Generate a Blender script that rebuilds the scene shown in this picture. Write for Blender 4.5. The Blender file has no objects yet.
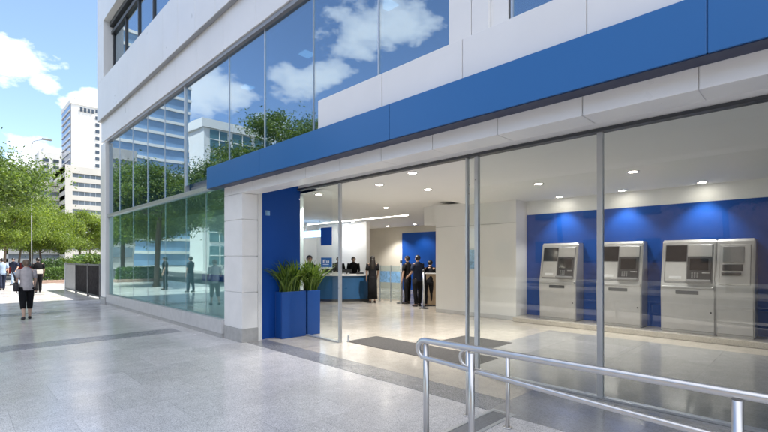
import bpy, bmesh, math, random
from mathutils import Vector, Matrix, noise as mnoise
R = random.Random(11)
PI = math.pi
SC = bpy.context.scene
COL = SC.collection
EYE = 1.65
S2 = math.sqrt(2)

# ------------------------------------------------------------------ materials
def newmat(name):
    m = bpy.data.materials.new(name); m.use_nodes = True
    nt = m.node_tree; nt.nodes.clear()
    out = nt.nodes.new('ShaderNodeOutputMaterial')
    return m, nt, out
def nd(nt, typ, **kw):
    n = nt.nodes.new(typ)
    for k, v in kw.items(): setattr(n, k, v)
    return n
def math_(nt, op, a, b=None, clamp=False):
    n = nd(nt, 'ShaderNodeMath', operation=op, use_clamp=clamp)
    for i, v in enumerate((a, b)):
        if v is None: continue
        if isinstance(v, (int, float)): n.inputs[i].default_value = v
        else: nt.links.new(v, n.inputs[i])
    return n.outputs[0]
def mixc(nt, fac, a, b, blend='MIX'):
    n = nd(nt, 'ShaderNodeMix', data_type='RGBA', blend_type=blend)
    for i, v in ((0, fac), (6, a), (7, b)):
        if isinstance(v, (int, float)): n.inputs[i].default_value = v
        elif isinstance(v, (tuple, list)): n.inputs[i].default_value = (*v[:3], 1)
        else: nt.links.new(v, n.inputs[i])
    return n.outputs[2]
def ramp(nt, fac, stops):
    n = nd(nt, 'ShaderNodeValToRGB')
    while len(n.color_ramp.elements) < len(stops): n.color_ramp.elements.new(0.5)
    for e, (p, c) in zip(n.color_ramp.elements, stops):
        e.position = p; e.color = (*c, 1) if len(c) == 3 else c
    nt.links.new(fac, n.inputs[0])
    return n.outputs[0]
def texco(nt, what='Object'):
    return nd(nt, 'ShaderNodeTexCoord').outputs[what]
def noise_(nt, scale, detail=4, rough=.55, vec=None):
    n = nd(nt, 'ShaderNodeTexNoise'); n.inputs['Scale'].default_value = scale
    n.inputs['Detail'].default_value = detail; n.inputs['Roughness'].default_value = rough
    nt.links.new(vec if vec is not None else texco(nt), n.inputs['Vector'])
    return n.outputs[0]

def surf(name, col, rough=.5, metal=0., var=.08, scale=3., spec=.5, rvar=.08, bump=0., bscale=60.):
    """painted / metal / cloth surface with soft procedural variation"""
    m, nt, out = newmat(name)
    b = nd(nt, 'ShaderNodeBsdfPrincipled'); nt.links.new(b.outputs[0], out.inputs[0])
    f = noise_(nt, scale, 6, .6)
    lo = tuple(max(0, c*(1-var)) for c in col); hi = tuple(min(1, c*(1+var)) for c in col)
    nt.links.new(ramp(nt, f, [(.3, lo), (.7, hi)]), b.inputs['Base Color'])
    f2 = noise_(nt, scale*2.3, 5, .6)
    nt.links.new(ramp(nt, f2, [(.3, (max(.02, rough-rvar),)*3), (.7, (min(1, rough+rvar),)*3)]), b.inputs['Roughness'])
    b.inputs['Metallic'].default_value = metal
    b.inputs['Specular IOR Level'].default_value = spec
    if bump:
        bn = nd(nt, 'ShaderNodeBump'); bn.inputs['Strength'].default_value = bump; bn.inputs['Distance'].default_value = .01
        nt.links.new(noise_(nt, bscale, 4, .6), bn.inputs['Height']); nt.links.new(bn.outputs[0], b.inputs['Normal'])
    return m

def granite(name, c0, c1, tile=.9, mortar=.005, rough=.24, speck=140., joint=.72, width=None, reflect=.5, dark=.42):
    m, nt, out = newmat(name)
    b = nd(nt, 'ShaderNodeBsdfPrincipled'); nt.links.new(b.outputs[0], out.inputs[0])
    co = texco(nt)
    br = nd(nt, 'ShaderNodeTexBrick'); nt.links.new(co, br.inputs['Vector'])
    br.offset = .5; br.inputs['Scale'].default_value = 1
    br.inputs['Brick Width'].default_value = width or tile; br.inputs['Row Height'].default_value = tile
    br.inputs['Mortar Size'].default_value = mortar; br.inputs['Mortar Smooth'].default_value = .2
    br.inputs['Color1'].default_value = (.9, .9, .9, 1); br.inputs['Color2'].default_value = (1.06, 1.06, 1.07, 1)
    br.inputs['Mortar'].default_value = (joint, joint, joint, 1)
    vo = nd(nt, 'ShaderNodeTexVoronoi'); vo.inputs['Scale'].default_value = speck; nt.links.new(co, vo.inputs['Vector'])
    sp = ramp(nt, vo.outputs['Color'], [(.12, tuple(x*dark for x in c0)), (.38, c0), (.66, c1), (.95, tuple(min(1, x*(1.25 if dark < .6 else 1.05)) for x in c1))])
    big = ramp(nt, noise_(nt, .55, 6, .65, co), [(.3, (.86, .86, .87)), (.7, (1.08, 1.08, 1.07))])
    mid = ramp(nt, noise_(nt, 5., 6, .7, co), [(.3, (.9, .9, .9)), (.7, (1.07, 1.07, 1.07))])
    c = mixc(nt, 1, mixc(nt, 1, mixc(nt, 1, sp, br.outputs['Color'], 'MULTIPLY'), big, 'MULTIPLY'), mid, 'MULTIPLY')
    nt.links.new(c, b.inputs['Base Color'])
    r = ramp(nt, noise_(nt, 1.3, 7, .7, co), [(.3, (rough-.09,)*3), (.72, (rough+.13,)*3)])
    nt.links.new(r, b.inputs['Roughness']); b.inputs['Specular IOR Level'].default_value = reflect
    bn = nd(nt, 'ShaderNodeBump'); bn.inputs['Strength'].default_value = .25; bn.inputs['Distance'].default_value = .003
    nt.links.new(br.outputs['Fac'], bn.inputs['Height']); bn.invert = True
    nt.links.new(bn.outputs[0], b.inputs['Normal'])
    return m

def glass(name, tint, f0, gl=(1, 1, 1), dirt=.0):
    m, nt, out = newmat(name)
    g = nd(nt, 'ShaderNodeNewGeometry')
    dp = nd(nt, 'ShaderNodeVectorMath', operation='DOT_PRODUCT')
    nt.links.new(g.outputs['Normal'], dp.inputs[0]); nt.links.new(g.outputs['Incoming'], dp.inputs[1])
    c = math_(nt, 'ABSOLUTE', dp.outputs['Value'])
    k = math_(nt, 'POWER', math_(nt, 'SUBTRACT', 1.0, c, True), 5.0)
    f = math_(nt, 'ADD', math_(nt, 'MULTIPLY', k, 1-f0), f0, True)
    t = nd(nt, 'ShaderNodeBsdfTransparent'); t.inputs[0].default_value = (*tint, 1)
    gb = nd(nt, 'ShaderNodeBsdfGlossy'); gb.inputs['Color'].default_value = (*gl, 1); gb.inputs['Roughness'].default_value = .0
    bn = nd(nt, 'ShaderNodeBump'); bn.inputs['Strength'].default_value = .012; bn.inputs['Distance'].default_value = .2
    nt.links.new(noise_(nt, .7, 1, .4), bn.inputs['Height']); nt.links.new(bn.outputs[0], gb.inputs['Normal'])
    mx = nd(nt, 'ShaderNodeMixShader'); nt.links.new(f, mx.inputs[0]); nt.links.new(t.outputs[0], mx.inputs[1]); nt.links.new(gb.outputs[0], mx.inputs[2])
    nt.links.new(mx.outputs[0], out.inputs[0])
    return m

def lamp_mat(name, col, strength):
    m, nt, out = newmat(name)
    e = nd(nt, 'ShaderNodeEmission'); e.inputs[0].default_value = (*col, 1); e.inputs[1].default_value = strength
    nt.links.new(e.outputs[0], out.inputs[0])
    return m

def leafmat(name, lo, hi, trans=.35):
    m, nt, out = newmat(name)
    g = nd(nt, 'ShaderNodeNewGeometry')
    c = ramp(nt, g.outputs['Random Per Island'], [(0, lo), (.55, tuple((a+b)/2 for a, b in zip(lo, hi))), (1, hi)])
    big = ramp(nt, noise_(nt, .9, 3, .5), [(.35, (.72, .78, .8)), (.65, (1.2, 1.15, .95))])
    c = mixc(nt, 1, c, big, 'MULTIPLY')
    d = nd(nt, 'ShaderNodeBsdfPrincipled'); nt.links.new(c, d.inputs['Base Color']); d.inputs['Roughness'].default_value = .5
    t = nd(nt, 'ShaderNodeBsdfTranslucent'); nt.links.new(mixc(nt, 1, c, (1.5, 1.5, .7), 'MULTIPLY'), t.inputs[0])
    mx = nd(nt, 'ShaderNodeMixShader'); mx.inputs[0].default_value = trans
    nt.links.new(d.outputs[0], mx.inputs[1]); nt.links.new(t.outputs[0], mx.inputs[2]); nt.links.new(mx.outputs[0], out.inputs[0])
    return m

M = {}
M['granite'] = granite('granite', (.69, .655, .635), (.81, .78, .76), .9, .0045, .18, 165, .8, reflect=.7, dark=.55)
M['speckle_dark'] = granite('speckle_dark', (.33, .32, .34), (.44, .43, .45), .45, .004, .24, 120, width=.9)
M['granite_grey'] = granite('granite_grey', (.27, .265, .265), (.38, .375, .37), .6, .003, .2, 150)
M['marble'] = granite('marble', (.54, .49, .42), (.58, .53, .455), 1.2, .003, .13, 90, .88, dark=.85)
M['tile_grey'] = granite('tile_grey', (.375, .365, .35), (.41, .40, .385), 1.2, .003, .12, 90, .9, dark=.88)
M['asphalt'] = surf('asphalt', (.06, .06, .064), .85, 0, .25, 8, .3, .05, .4, 90)
M['paint_line'] = surf('paint_line', (.7, .7, .68), .6, 0, .15, 12)
M['dirt'] = surf('dirt', (.16, .14, .11), .95, 0, .3, 2)
M['white'] = surf('white', (.86, .85, .84), .33, 0, .03, .8, .5, .06)
M['white_wall'] = surf('white_wall', (.8, .795, .785), .55, 0, .03, .6)
M['stone_white'] = surf('stone_white', (.84, .83, .82), .4, 0, .045, 2.2, .5, .08, .05, 30)
M['plinth'] = surf('plinth', (.42, .415, .41), .35, 0, .12, 9)
M['sill_stone'] = surf('sill_stone', (.58, .575, .575), .38, 0, .07, 6)
M['blue_metal'] = surf('blue_metal', (.026, .15, .41), .3, 0, .03, .7, .6, .02)
M['blue_wall'] = surf('blue_wall', (.004, .065, .33), .5, 0, .03, .9, .3, .02)
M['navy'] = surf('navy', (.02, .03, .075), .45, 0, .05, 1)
M['blue_gloss'] = surf('blue_gloss', (.005, .06, .27), .4, 0, .02, 1.5, .5, .02)
M['blue_desk'] = surf('blue_desk', (.02, .10, .24), .35, 0, .1, 2)
M['grey_wall'] = surf('grey_wall', (.40, .44, .45), .6, 0, .08, .6)
M['teal_wall'] = surf('teal_wall', (.64, .75, .74), .5, 0, .06, .6)
M['beige_wall'] = surf('beige_wall', (.70, .66, .57), .6, 0, .06, .8)
M['ceiling'] = surf('ceiling', (.82, .815, .80), .7, 0, .02, .5)
M['steel'] = surf('steel', (.74, .72, .70), .34, 1, .02, 5, .5, .02)
M['brushed'] = surf('brushed', (.56, .55, .54), .38, .7, .05, 5, .5, .05)
M['alu'] = surf('alu', (.6, .62, .64), .35, .7, .05, 4)
M['dark_frame'] = surf('dark_frame', (.085, .088, .095), .4, .4, .1, 4)
M['mid_frame'] = surf('mid_frame', (.34, .34, .35), .4, .4, .06, 4)
M['grating'] = surf('grating', (.34, .34, .34), .45, .6, .15, 30, .5, .1)
M['mat_rubber'] = surf('mat_rubber', (.125, .118, .112), .85, 0, .2, 40, .3, .05, .5, 200)
M['black_screen'] = surf('black_screen', (.012, .012, .014), .12, 0, .1, 3)
M['dark_plastic'] = surf('dark_plastic', (.045, .046, .05), .4, 0, .1, 6)
M['grey_plastic'] = surf('grey_plastic', (.27, .27, .275), .4, .3, .06, 6)
M['pale_plastic'] = surf('pale_plastic', (.72, .72, .72), .4, 0, .04, 6)
M['key_grey'] = surf('key_grey', (.26, .26, .26), .35, .5, .05, 9)
M['soil'] = surf('soil', (.05, .035, .025), .95, 0, .3, 30)
M['bark'] = surf('bark', (.13, .095, .07), .9, 0, .35, 9, .3, .05, .8, 25)
M['concrete'] = surf('concrete', (.42, .4, .37), .8, 0, .12, 1.2)
M['beige_block'] = surf('beige_block', (.62, .585, .52), .75, 0, .06, .15)
M['tower_white'] = surf('tower_white', (.76, .74, .70), .7, 0, .05, .08)
M['window_dark'] = surf('window_dark', (.055, .07, .09), .12, 0, .3, .3, .6)
M['window_blue'] = surf('window_blue', (.055, .13, .28), .12, 0, .25, .2, .8)
M['window_pale'] = surf('window_pale', (.22, .34, .5), .2, 0, .25, .2, .6)
M['window_teal'] = surf('window_teal', (.08, .17, .19), .12, 0, .3, .3, .7)
M['window_strip'] = surf('window_strip', (.17, .20, .225), .25, 0, .3, .25, .6)
M['skin'] = surf('skin', (.44, .27, .19), .5, 0, .08, 9)
M['skin_pale'] = surf('skin_pale', (.56, .37, .28), .5, 0, .08, 9)
M['hair_dark'] = surf('hair_dark', (.015, .011, .009), .4, 0, .3, 40)
M['hair_brown'] = surf('hair_brown', (.16, .11, .075), .5, 0, .35, 40)
M['cloth_black'] = surf('cloth_black', (.010, .010, .012), .9, 0, .2, 14, .2, .05, .3, 40)
M['cloth_navy'] = surf('cloth_navy', (.02, .026, .05), .85, 0, .2, 14, .2, .05, .3, 40)
M['cloth_lilac'] = surf('cloth_lilac', (.50, .46, .47), .85, 0, .12, 14, .2, .05, .3, 40)
M['cloth_white'] = surf('cloth_white', (.7, .71, .73), .85, 0, .06, 14, .2, .05, .3, 40)
M['cloth_blue'] = surf('cloth_blue', (.36, .46, .6), .85, 0, .1, 14, .2, .05, .3, 40)
M['leather'] = surf('leather', (.03, .025, .03), .45, 0, .2, 14)
M['bag_cream'] = surf('bag_cream', (.66, .61, .54), .6, 0, .06, 14)
M['wood'] = surf('wood', (.33, .24, .15), .5, 0, .2, 4)
M['car_white'] = surf('car_white', (.78, .78, .78), .2, 0, .02, 1)
M['car_grey'] = surf('car_grey', (.16, .17, .19), .22, .4, .04, 1)
M['car_red'] = surf('car_red', (.35, .03, .025), .22, 0, .04, 1)
M['rubber'] = surf('rubber', (.02, .02, .02), .8)
M['red_lens'] = surf('red_lens', (.4, .01, .01), .2)
M['clear_lens'] = surf('clear_lens', (.8, .8, .8), .15)
M['panel_dark'] = surf('panel_dark', (.02, .018, .021), .8, 0, .6, 7, .1)
M['terrace_brick'] = surf('terrace_brick', (.24, .18, .15), .85, 0, .2, 2)
M['brick'] = surf('brick', (.36, .25, .2), .85, 0, .2, 9)
M['paper'] = surf('paper', (.8, .8, .78), .7, 0, .03, 3)
M['glass_tall'] = glass('glass_tall', (.80, .93, .92), .20, (.80, .99, 1.0))
M['glass_up'] = glass('glass_up', (.38, .60, .78), .33, (.86, .96, 1.0))
M['glass_clear'] = glass('glass_clear', (.94, .957, .95), .03)
M['glass_part'] = glass('glass_part', (.85, .92, .95), .05)
M['frost_blue'] = surf('frost_blue', (.22, .42, .68), .5, 0, .35, 12)
M['lamp'] = lamp_mat('lamp', (1, .93, .8), 26)
M['lamp_line'] = lamp_mat('lamp_line', (1, .93, .8), 14)
M['lamp_up'] = lamp_mat('lamp_up', (1, .97, .94), .3)
M['sign_lit'] = lamp_mat('sign_lit', (.25, .55, 1), 2.4)
M['sign_lit_white'] = lamp_mat('sign_lit_white', (.9, .95, 1), 3.2)
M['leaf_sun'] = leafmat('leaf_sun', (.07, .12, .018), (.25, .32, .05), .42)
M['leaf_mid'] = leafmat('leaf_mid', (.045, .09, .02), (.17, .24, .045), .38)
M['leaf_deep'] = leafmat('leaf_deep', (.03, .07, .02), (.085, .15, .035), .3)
M['hedge_leaf'] = leafmat('hedge_leaf', (.05, .11, .02), (.15, .24, .05), .3)
M['fern'] = leafmat('fern', (.045, .105, .018), (.23, .32, .06), .3)

# ------------------------------------------------------------------ mesh builder
class MB:
    def __init__(s): s.bm = bmesh.new()
    def box(s, x0, x1, y0, y1, z0, z1, bev=0, mi=0, mat=None, seg=1):
        if x0 > x1: x0, x1 = x1, x0
        if y0 > y1: y0, y1 = y1, y0
        if z0 > z1: z0, z1 = z1, z0
        vs = [s.bm.verts.new(p) for p in ((x0,y0,z0),(x1,y0,z0),(x1,y1,z0),(x0,y1,z0),(x0,y0,z1),(x1,y0,z1),(x1,y1,z1),(x0,y1,z1))]
        fs = [s.bm.faces.new([vs[i] for i in q]) for q in ((3,2,1,0),(4,5,6,7),(0,1,5,4),(1,2,6,5),(2,3,7,6),(3,0,4,7))]
        for f in fs: f.material_index = mi
        vv = vs
        if bev:
            es = list({e for f in fs for e in f.edges})
            r = bmesh.ops.bevel(s.bm, geom=es, offset=bev, segments=seg, affect='EDGES', profile=.5)
            for f in r['faces']: f.material_index = mi
            vv = list({v for f in r['faces'] for v in f.verts})
        if mat is not None: bmesh.ops.transform(s.bm, matrix=mat, verts=vv)
        return s
    def prism(s, poly, z0, z1, axis='z', mi=0, mat=None):
        def P(a, b, c): return {'z': (a, b, c), 'x': (c, a, b), 'y': (a, c, b)}[axis]
        lo = [s.bm.verts.new(P(a, b, z0)) for a, b in poly]; hi = [s.bm.verts.new(P(a, b, z1)) for a, b in poly]
        n = len(poly); fs = [s.bm.faces.new(lo[::-1]), s.bm.faces.new(hi)]
        for i in range(n): fs.append(s.bm.faces.new((lo[i], lo[(i+1) % n], hi[(i+1) % n], hi[i])))
        for f in fs: f.material_index = mi
        bmesh.ops.recalc_face_normals(s.bm, faces=fs)
        if mat is not None: bmesh.ops.transform(s.bm, matrix=mat, verts=lo+hi)
        return s
    def rings(s, rings, cap=True, smooth=True, mi=0, closed=False):
        vr = [[s.bm.verts.new(p) for p in r] for r in rings]; n = len(vr[0]); fs = []
        m = len(vr)
        for i in range(m if closed else m-1):
            a, b = vr[i], vr[(i+1) % m]
            for j in range(n):
                fs.append(s.bm.faces.new((a[j], a[(j+1) % n], b[(j+1) % n], b[j])))
        for f in fs: f.smooth = smooth; f.material_index = mi
        if cap and not closed:
            c1 = s.bm.faces.new(vr[0][::-1]); c2 = s.bm.faces.new(vr[-1]); c1.material_index = c2.material_index = mi
            fs += [c1, c2]
        bmesh.ops.recalc_face_normals(s.bm, faces=fs)
        return s
    def tube(s, pts, rad, seg=10, cap=True, mi=0):
        pts = [Vector(p) for p in pts]
        if isinstance(rad, (int, float)): rad = [rad]*len(pts)
        t0 = (pts[1]-pts[0]).normalized()
        u = t0.orthogonal().normalized(); rings = []
        for i, p in enumerate(pts):
            t = (pts[min(i+1, len(pts)-1)]-pts[max(i-1, 0)])
            if t.length < 1e-9: t = t0
            t.normalize(); u = (u - t*u.dot(t))
            if u.length < 1e-6: u = t.orthogonal()
            u.normalize(); v = t.cross(u)
            rings.append([p+(u*math.cos(2*PI*k/seg)+v*math.sin(2*PI*k/seg))*rad[i] for k in range(seg)])
        return s.rings(rings, cap, True, mi)
    def lathe(s, prof, c=(0,0,0), seg=20, mi=0, sx=1, sy=1, cap=True):
        c = Vector(c)
        return s.rings([[c+Vector((r*sx*math.cos(2*PI*k/seg), r*sy*math.sin(2*PI*k/seg), z)) for k in range(seg)] for r, z in prof], cap, True, mi)
    def ell(s, c, r, seg=12, rg=8, mi=0):
        prof = []
        for i in range(rg+1):
            a = -PI/2*.985 + PI*.985*i/rg
            prof.append((math.cos(a), math.sin(a)))
        c = Vector(c)
        return s.rings([[c+Vector((r[0]*q*math.cos(2*PI*k/seg), r[1]*q*math.sin(2*PI*k/seg), r[2]*z)) for k in range(seg)] for q, z in prof], True, True, mi)
    def build(s, name, mats, parent=None, world=True):
        me = bpy.data.meshes.new(name); s.bm.to_mesh(me); s.bm.free()
        return link(name, me, mats, parent, world)
def pw(o):
    m = Matrix.LocRotScale(o.location, o.rotation_euler, o.scale)
    return pw(o.parent) @ o.matrix_parent_inverse @ m if o.parent else m
def link(name, me, mats, parent=None, world=True):
    o = bpy.data.objects.new(name, me); COL.objects.link(o)
    if mats is not None:
        for m in (mats if isinstance(mats, (list, tuple)) else [mats]):
            me.materials.append(M[m] if isinstance(m, str) else m)
    if parent is not None:
        o.parent = parent
        if world: o.matrix_parent_inverse = pw(parent).inverted()
    return o
def thing(name, label, cat, loc=(0,0,0), rz=0, group=None):
    o = bpy.data.objects.new(name, None); COL.objects.link(o); o.empty_display_size = .2
    o.location = loc; o.rotation_euler = (0, 0, rz)
    return tag(o, label, cat, group)
def tag(o, label, cat, group=None):
    o['label'] = label; o['category'] = cat
    if group: o['group'] = group
    return o
def struct(o): o['kind'] = 'structure'; return o
def base(o, p):
    """move a one-mesh object's origin to its base"""
    o.data.transform(Matrix.Translation(-Vector(p))); o.location = p; return o
def dup(root, loc, rz, label, group=None, scale=None):
    def cp(o, par):
        c = o.copy(); COL.objects.link(c)
        if par is not None: c.parent = par
        for ch in list(kids[o]): cp(ch, c)
        return c
    kids = {}
    def walk(o):
        kids[o] = list(o.children)
        for ch in kids[o]: walk(ch)
    walk(root)
    r = cp(root, None); r.location = loc; r.rotation_euler = (0, 0, rz); r['label'] = label
    if group: r['group'] = group
    if scale: r.scale = scale
    return r
def at(d, px, z=0):
    """point at depth d straight ahead that lies on picture column px"""
    r = (px-384)/435*d
    return Vector(((d+r)/S2, (d-r)/S2, z))

# ------------------------------------------------------------------ ground
YE = -7.0            # near end of the building
struct(MB().box(-400, 500, -300, 700, -.6, -.13).build('ground', 'dirt'))
struct(MB().box(-3.6, 24, -12, 44, -.4, 0).build('pavement', 'granite'))
struct(MB().box(-13, -3.78, -200, 330, -.4, -.12).build('road', 'asphalt'))
struct(MB().box(-3.78, -3.6, -12, 44.2, -.4, .01, .01).box(-3.6, 60, 44, 44.18, -.4, .01, .01).build('kerb', 'concrete'))
struct(MB().box(-3.78, 200, 44.18, 54, -.4, -.12).build('cross_road', 'asphalt'))
struct(MB().box(-3.78, 200, 54, 90, -.4, .0).build('far_pavement', 'concrete'))
struct(MB().box(-30, -13, -60, 330, -.4, .0).build('opposite_pavement', 'concrete'))
mk = MB()
for k in range(-10, 40): mk.box(-8.47, -8.33, k*6, k*6+2.6, -.116, -.112)
for k in range(0, 25): mk.box(k*6, k*6+2.6, 49.0, 49.14, -.116, -.112)
struct(mk.build('road_markings', 'paint_line'))
# darker speckled bands crossing the pavement
for i, (y0, y1, x1) in enumerate(((10.25, 10.9, 3.75), (16.5, 17.2, 2.7))):
    struct(MB().box(-3.6, x1, y0, y1, -.01, .004).build('dark_band', 'speckle_dark'))
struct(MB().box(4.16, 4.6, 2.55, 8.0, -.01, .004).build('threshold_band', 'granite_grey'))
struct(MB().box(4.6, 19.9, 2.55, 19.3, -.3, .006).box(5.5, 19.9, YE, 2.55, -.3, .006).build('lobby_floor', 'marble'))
struct(MB().box(4.16, 5.5, YE, 2.55, -.01, .005).build('entrance_floor', 'tile_grey'))  # grey colour stands in for shade and reflections on the floor here
struct(MB().box(5.5, 9.8, YE, 4.4, -.01, .0095).build('cash_hall_floor', 'tile_grey'))  # stops short: the paler marble left by the plinth stands in for lamplight

# ------------------------------------------------------------------ bank building
BK = thing('bank_building', 'bank building with white panel bands, tall tinted glass and a blue entrance fascia', 'building', (4.1, 9, 0))
XF = 4.05
def panels(name, mat, x0, x1, ys, z0, z1, gap=.006, parent=BK, back=True, bev=.003):
    m = MB()
    for a, b in zip(ys[:-1], ys[1:]):
        a, b = min(a, b), max(a, b)
        m.box(x0, x1, a+gap/2, b-gap/2, z0, z1, bev)
    if back: m.box(x0+.02, x1-.004, min(ys)+.02, max(ys)-.02, z0+.01, z1-.01)
    return m.build(name, mat, parent)
def steps(a, b, st, anchor):
    k = math.ceil((a-anchor)/st); out = [a]
    y = anchor+k*st
    while y < b-.05:
        if y > a+.05: out.append(y)
        y += st
    return out+[b]
# column at the entrance, courses of white stone on a grey plinth
m = MB()
for z0, z1 in ((.27, .985), (.99, 1.71), (1.715, 2.435), (2.44, 2.955)):
    m.box(4.08, 4.42, 8.03, 8.81, z0, z1-.005, .004)
m.box(4.10, 4.40, 8.05, 8.79, .25, 2.95)
colm = m.build('column', 'stone_white', BK)
MB().box(4.07, 4.43, 8.02, 8.82, 0, .27, .004).build('plinth', 'plinth', colm)
MB().box(4.43, 4.475, 8.03, 8.12, 0, 3.2, .004).box(4.485, 4.53, 8.05, 8.14, 0, 3.2, .004).build('jamb_trim', 'white', BK)
jw = MB().box(4.53, 5.47, 8.08, 8.16, 0, 3.25).build('side_wall', 'blue_wall', BK)
MB().box(4.62, 4.72, 8.07, 8.08, 2.55, 2.65, .002).build('plate', 'frost_blue', jw)
# lintel, recess ceiling, fascia
panels('lintel_beam', 'white', 4.08, 4.42, steps(YE, 8.81, .87, .656), 2.955, 3.4, .01)
MB().box(4.42, 5.46, YE, 8.9, 3.27, 3.4).build('recess_ceiling', 'ceiling', BK)
fas = panels('fascia', 'blue_metal', 3.87, 4.075, [YE+.3, -5.85, -2.64, .572, 3.78, 6.98, 9.2], 3.135, 3.58, .008, bev=.004)
MB().box(3.885, 4.068, YE+.32, 9.18, 3.127, 3.134).build('underside_shade', 'navy', fas)  # dark sheet puts the shade under the fascia into colour
# curb under the tall glass, with a darker skirting
sill = panels('sill_curb', 'sill_stone', 4.02, 4.22, steps(8.82, 18.3, 1.45, 11.04), .09, .38, .005)
MB().box(4.03, 4.2, 8.83, 18.3, 0, .088).build('skirting', 'plinth', sill)
# corner post
cp_ = MB().box(4.0, 4.16, 18.32, 19.0, .25, 5.9, .03, seg=3).build('corner_post', 'white', BK)
MB().box(3.99, 4.17, 18.31, 19.01, 0, .25, .01).build('plinth', 'plinth', cp_)
# tall glass
JL = [18.3, 16.9, 15.4, 13.95, 12.5, 11.04, 9.85, 8.83]
for a, b in zip(JL[:-1], JL[1:]):
    MB().box(4.13, 4.142, b+.006, a-.006, .385, 3.17).build('window_pane', 'glass_tall', BK)
JU = [18.3, 16.9, 15.4, 13.95, 12.5, 11.04, 8.68, 7.24, 5.72, 4.23, 3.03]
for a, b in zip(JU[:-1], JU[1:]):
    MB().box(4.13, 4.142, b+.006, a-.006, 3.275 if b > 9 else 3.45, 5.97).build('window_pane', 'glass_up', BK)
for a, b in zip([2.25, .8, -.7, -2.2, -3.7, -5.2], [.8, -.7, -2.2, -3.7, -5.2, YE]):
    MB().box(4.13, 4.142, b+.006, a-.006, 4.05, 5.97).build('window_pane', 'glass_up', BK)
for y in JL[1:-1]: MB().box(4.128, 4.15, y-.003, y+.003, .385, 3.17).build('mullion', 'alu', BK)
for y in JU[1:-1]:
    w = .035 if abs(y-11.04) < .01 else (.004 if y > 11.5 else .009)
    MB().box(4.10 if w > .02 else 4.118, 4.2, y-w, y+w, 3.275, 5.9).build('mullion', 'alu', BK)
for y in [2.25, .8, -.7, -2.2]: MB().box(4.118, 4.2, y-.012, y+.012, 4.115, 5.9).build('mullion', 'alu', BK)
MB().box(4.06, 4.2, 8.82, 18.32, 3.175, 3.272, .004).build('transom', 'alu', BK)
MB().box(4.06, 4.3, YE, 18.32, 5.9, 5.985, .004).build('head_frame', 'mid_frame', BK)
# white parapet over the fascia and the pier beside the last window
panels('parapet', 'white', 4.055, 4.125, [YE, -4, -2.6, -1.3, .15, 1.48, 2.82, 4.1, 5.51], 3.5, 4.11, .012)
MB().box(4.0765, 4.25, 2.72, 3.02, 4.115, 5.9, .003).box(4.0765, 4.25, 2.5, 2.712, 4.115, 5.9, .003).box(4.12, 4.3, 2.29, 2.495, 4.115, 5.9, .003).build('pier', 'white', BK)
# upper bands
panels('lower_band', 'white', 4.03, 4.28, steps(YE, 19.0, 1.35, 10.1), 5.985, 6.8, .012)
panels('upper_band', 'white', 3.914, 4.3, steps(YE, 19.06, 1.05, 9.93), 6.75, 8.15, .012)
MB().box(3.93, 4.02, YE, 19.03, 6.735, 6.75).build('band_soffit', 'mid_frame', BK)
# recessed window of the next floor
MB().box(3.914, 4.5, 18.15, 19.06, 8.155, 10.2, .004).box(3.914, 4.5, YE, 19.06, 10.205, 11.69, .004).build('top_wall', 'white', BK)
m = MB().box(4.1, 4.3, YE, 18.14, 10.05, 10.2).box(4.16, 4.3, YE, 18.14, 9.78, 9.9).box(4.2, 4.3, 18.0, 18.145, 8.155, 10.05)
for k in range(17): m.box(4.19, 4.29, 16.5-1.4*k-.03, 16.5-1.4*k+.03, 8.155, 9.8)
m.build('window_frame', 'dark_frame', BK)
for k in range(18):
    a = min(18.0, 16.5+1.4-1.4*k); b = 16.5-1.4*k
    MB().box(4.235, 4.247, max(b, YE), a, 8.155, 10.05).build('window_pane', 'glass_up', BK)
# shell: roof, back, ends, upper floor
MB().box(4.0, 20.2, YE-.1, 19.0, 11.7, 12.0).build('roof', 'concrete', BK)
MB().box(19.9, 20.2, YE, 19.0, 0, 11.7).box(4.5, 20.2, YE-.3, YE-.001, 0, 11.7).box(4.3, 20.2, 18.9, 18.999, 0, 11.69).build('outer_wall', 'white_wall', BK)
MB().box(4.3, 19.9, YE, 18.9, 3.42, 3.6).box(8.5, 8.7, YE, 18.9, 3.6, 11.6).build('upper_floor', 'grey_wall', BK)
MB().box(4.32, 19.9, YE, 18.9, 6.0, 6.2).box(4.32, 19.9, YE, 18.9, 7.9, 8.1).box(4.55, 19.9, YE, 18.9, 10.3, 10.5).build('upper_ceiling', 'grey_wall', BK)
# room behind the tall glass
MB().box(6.0, 6.12, 9.02, 18.9, 0, 3.4).box(4.45, 6.12, 8.9, 9.02, 0, 3.4).build('partition_wall', 'teal_wall', BK)
pn = MB().box(4.6, 4.7, 9.05, 11.2, .01, 2.7, .004).build('wall_panel', 'white_wall', BK)
MB().box(4.588, 4.6, 9.06, 11.19, 1.11, 1.27).build('blue_strip', 'blue_wall', pn)
MB().box(4.25, 6.0, 9.02, 18.9, 3.2, 3.41).build('room_ceiling', 'grey_wall', BK)
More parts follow.
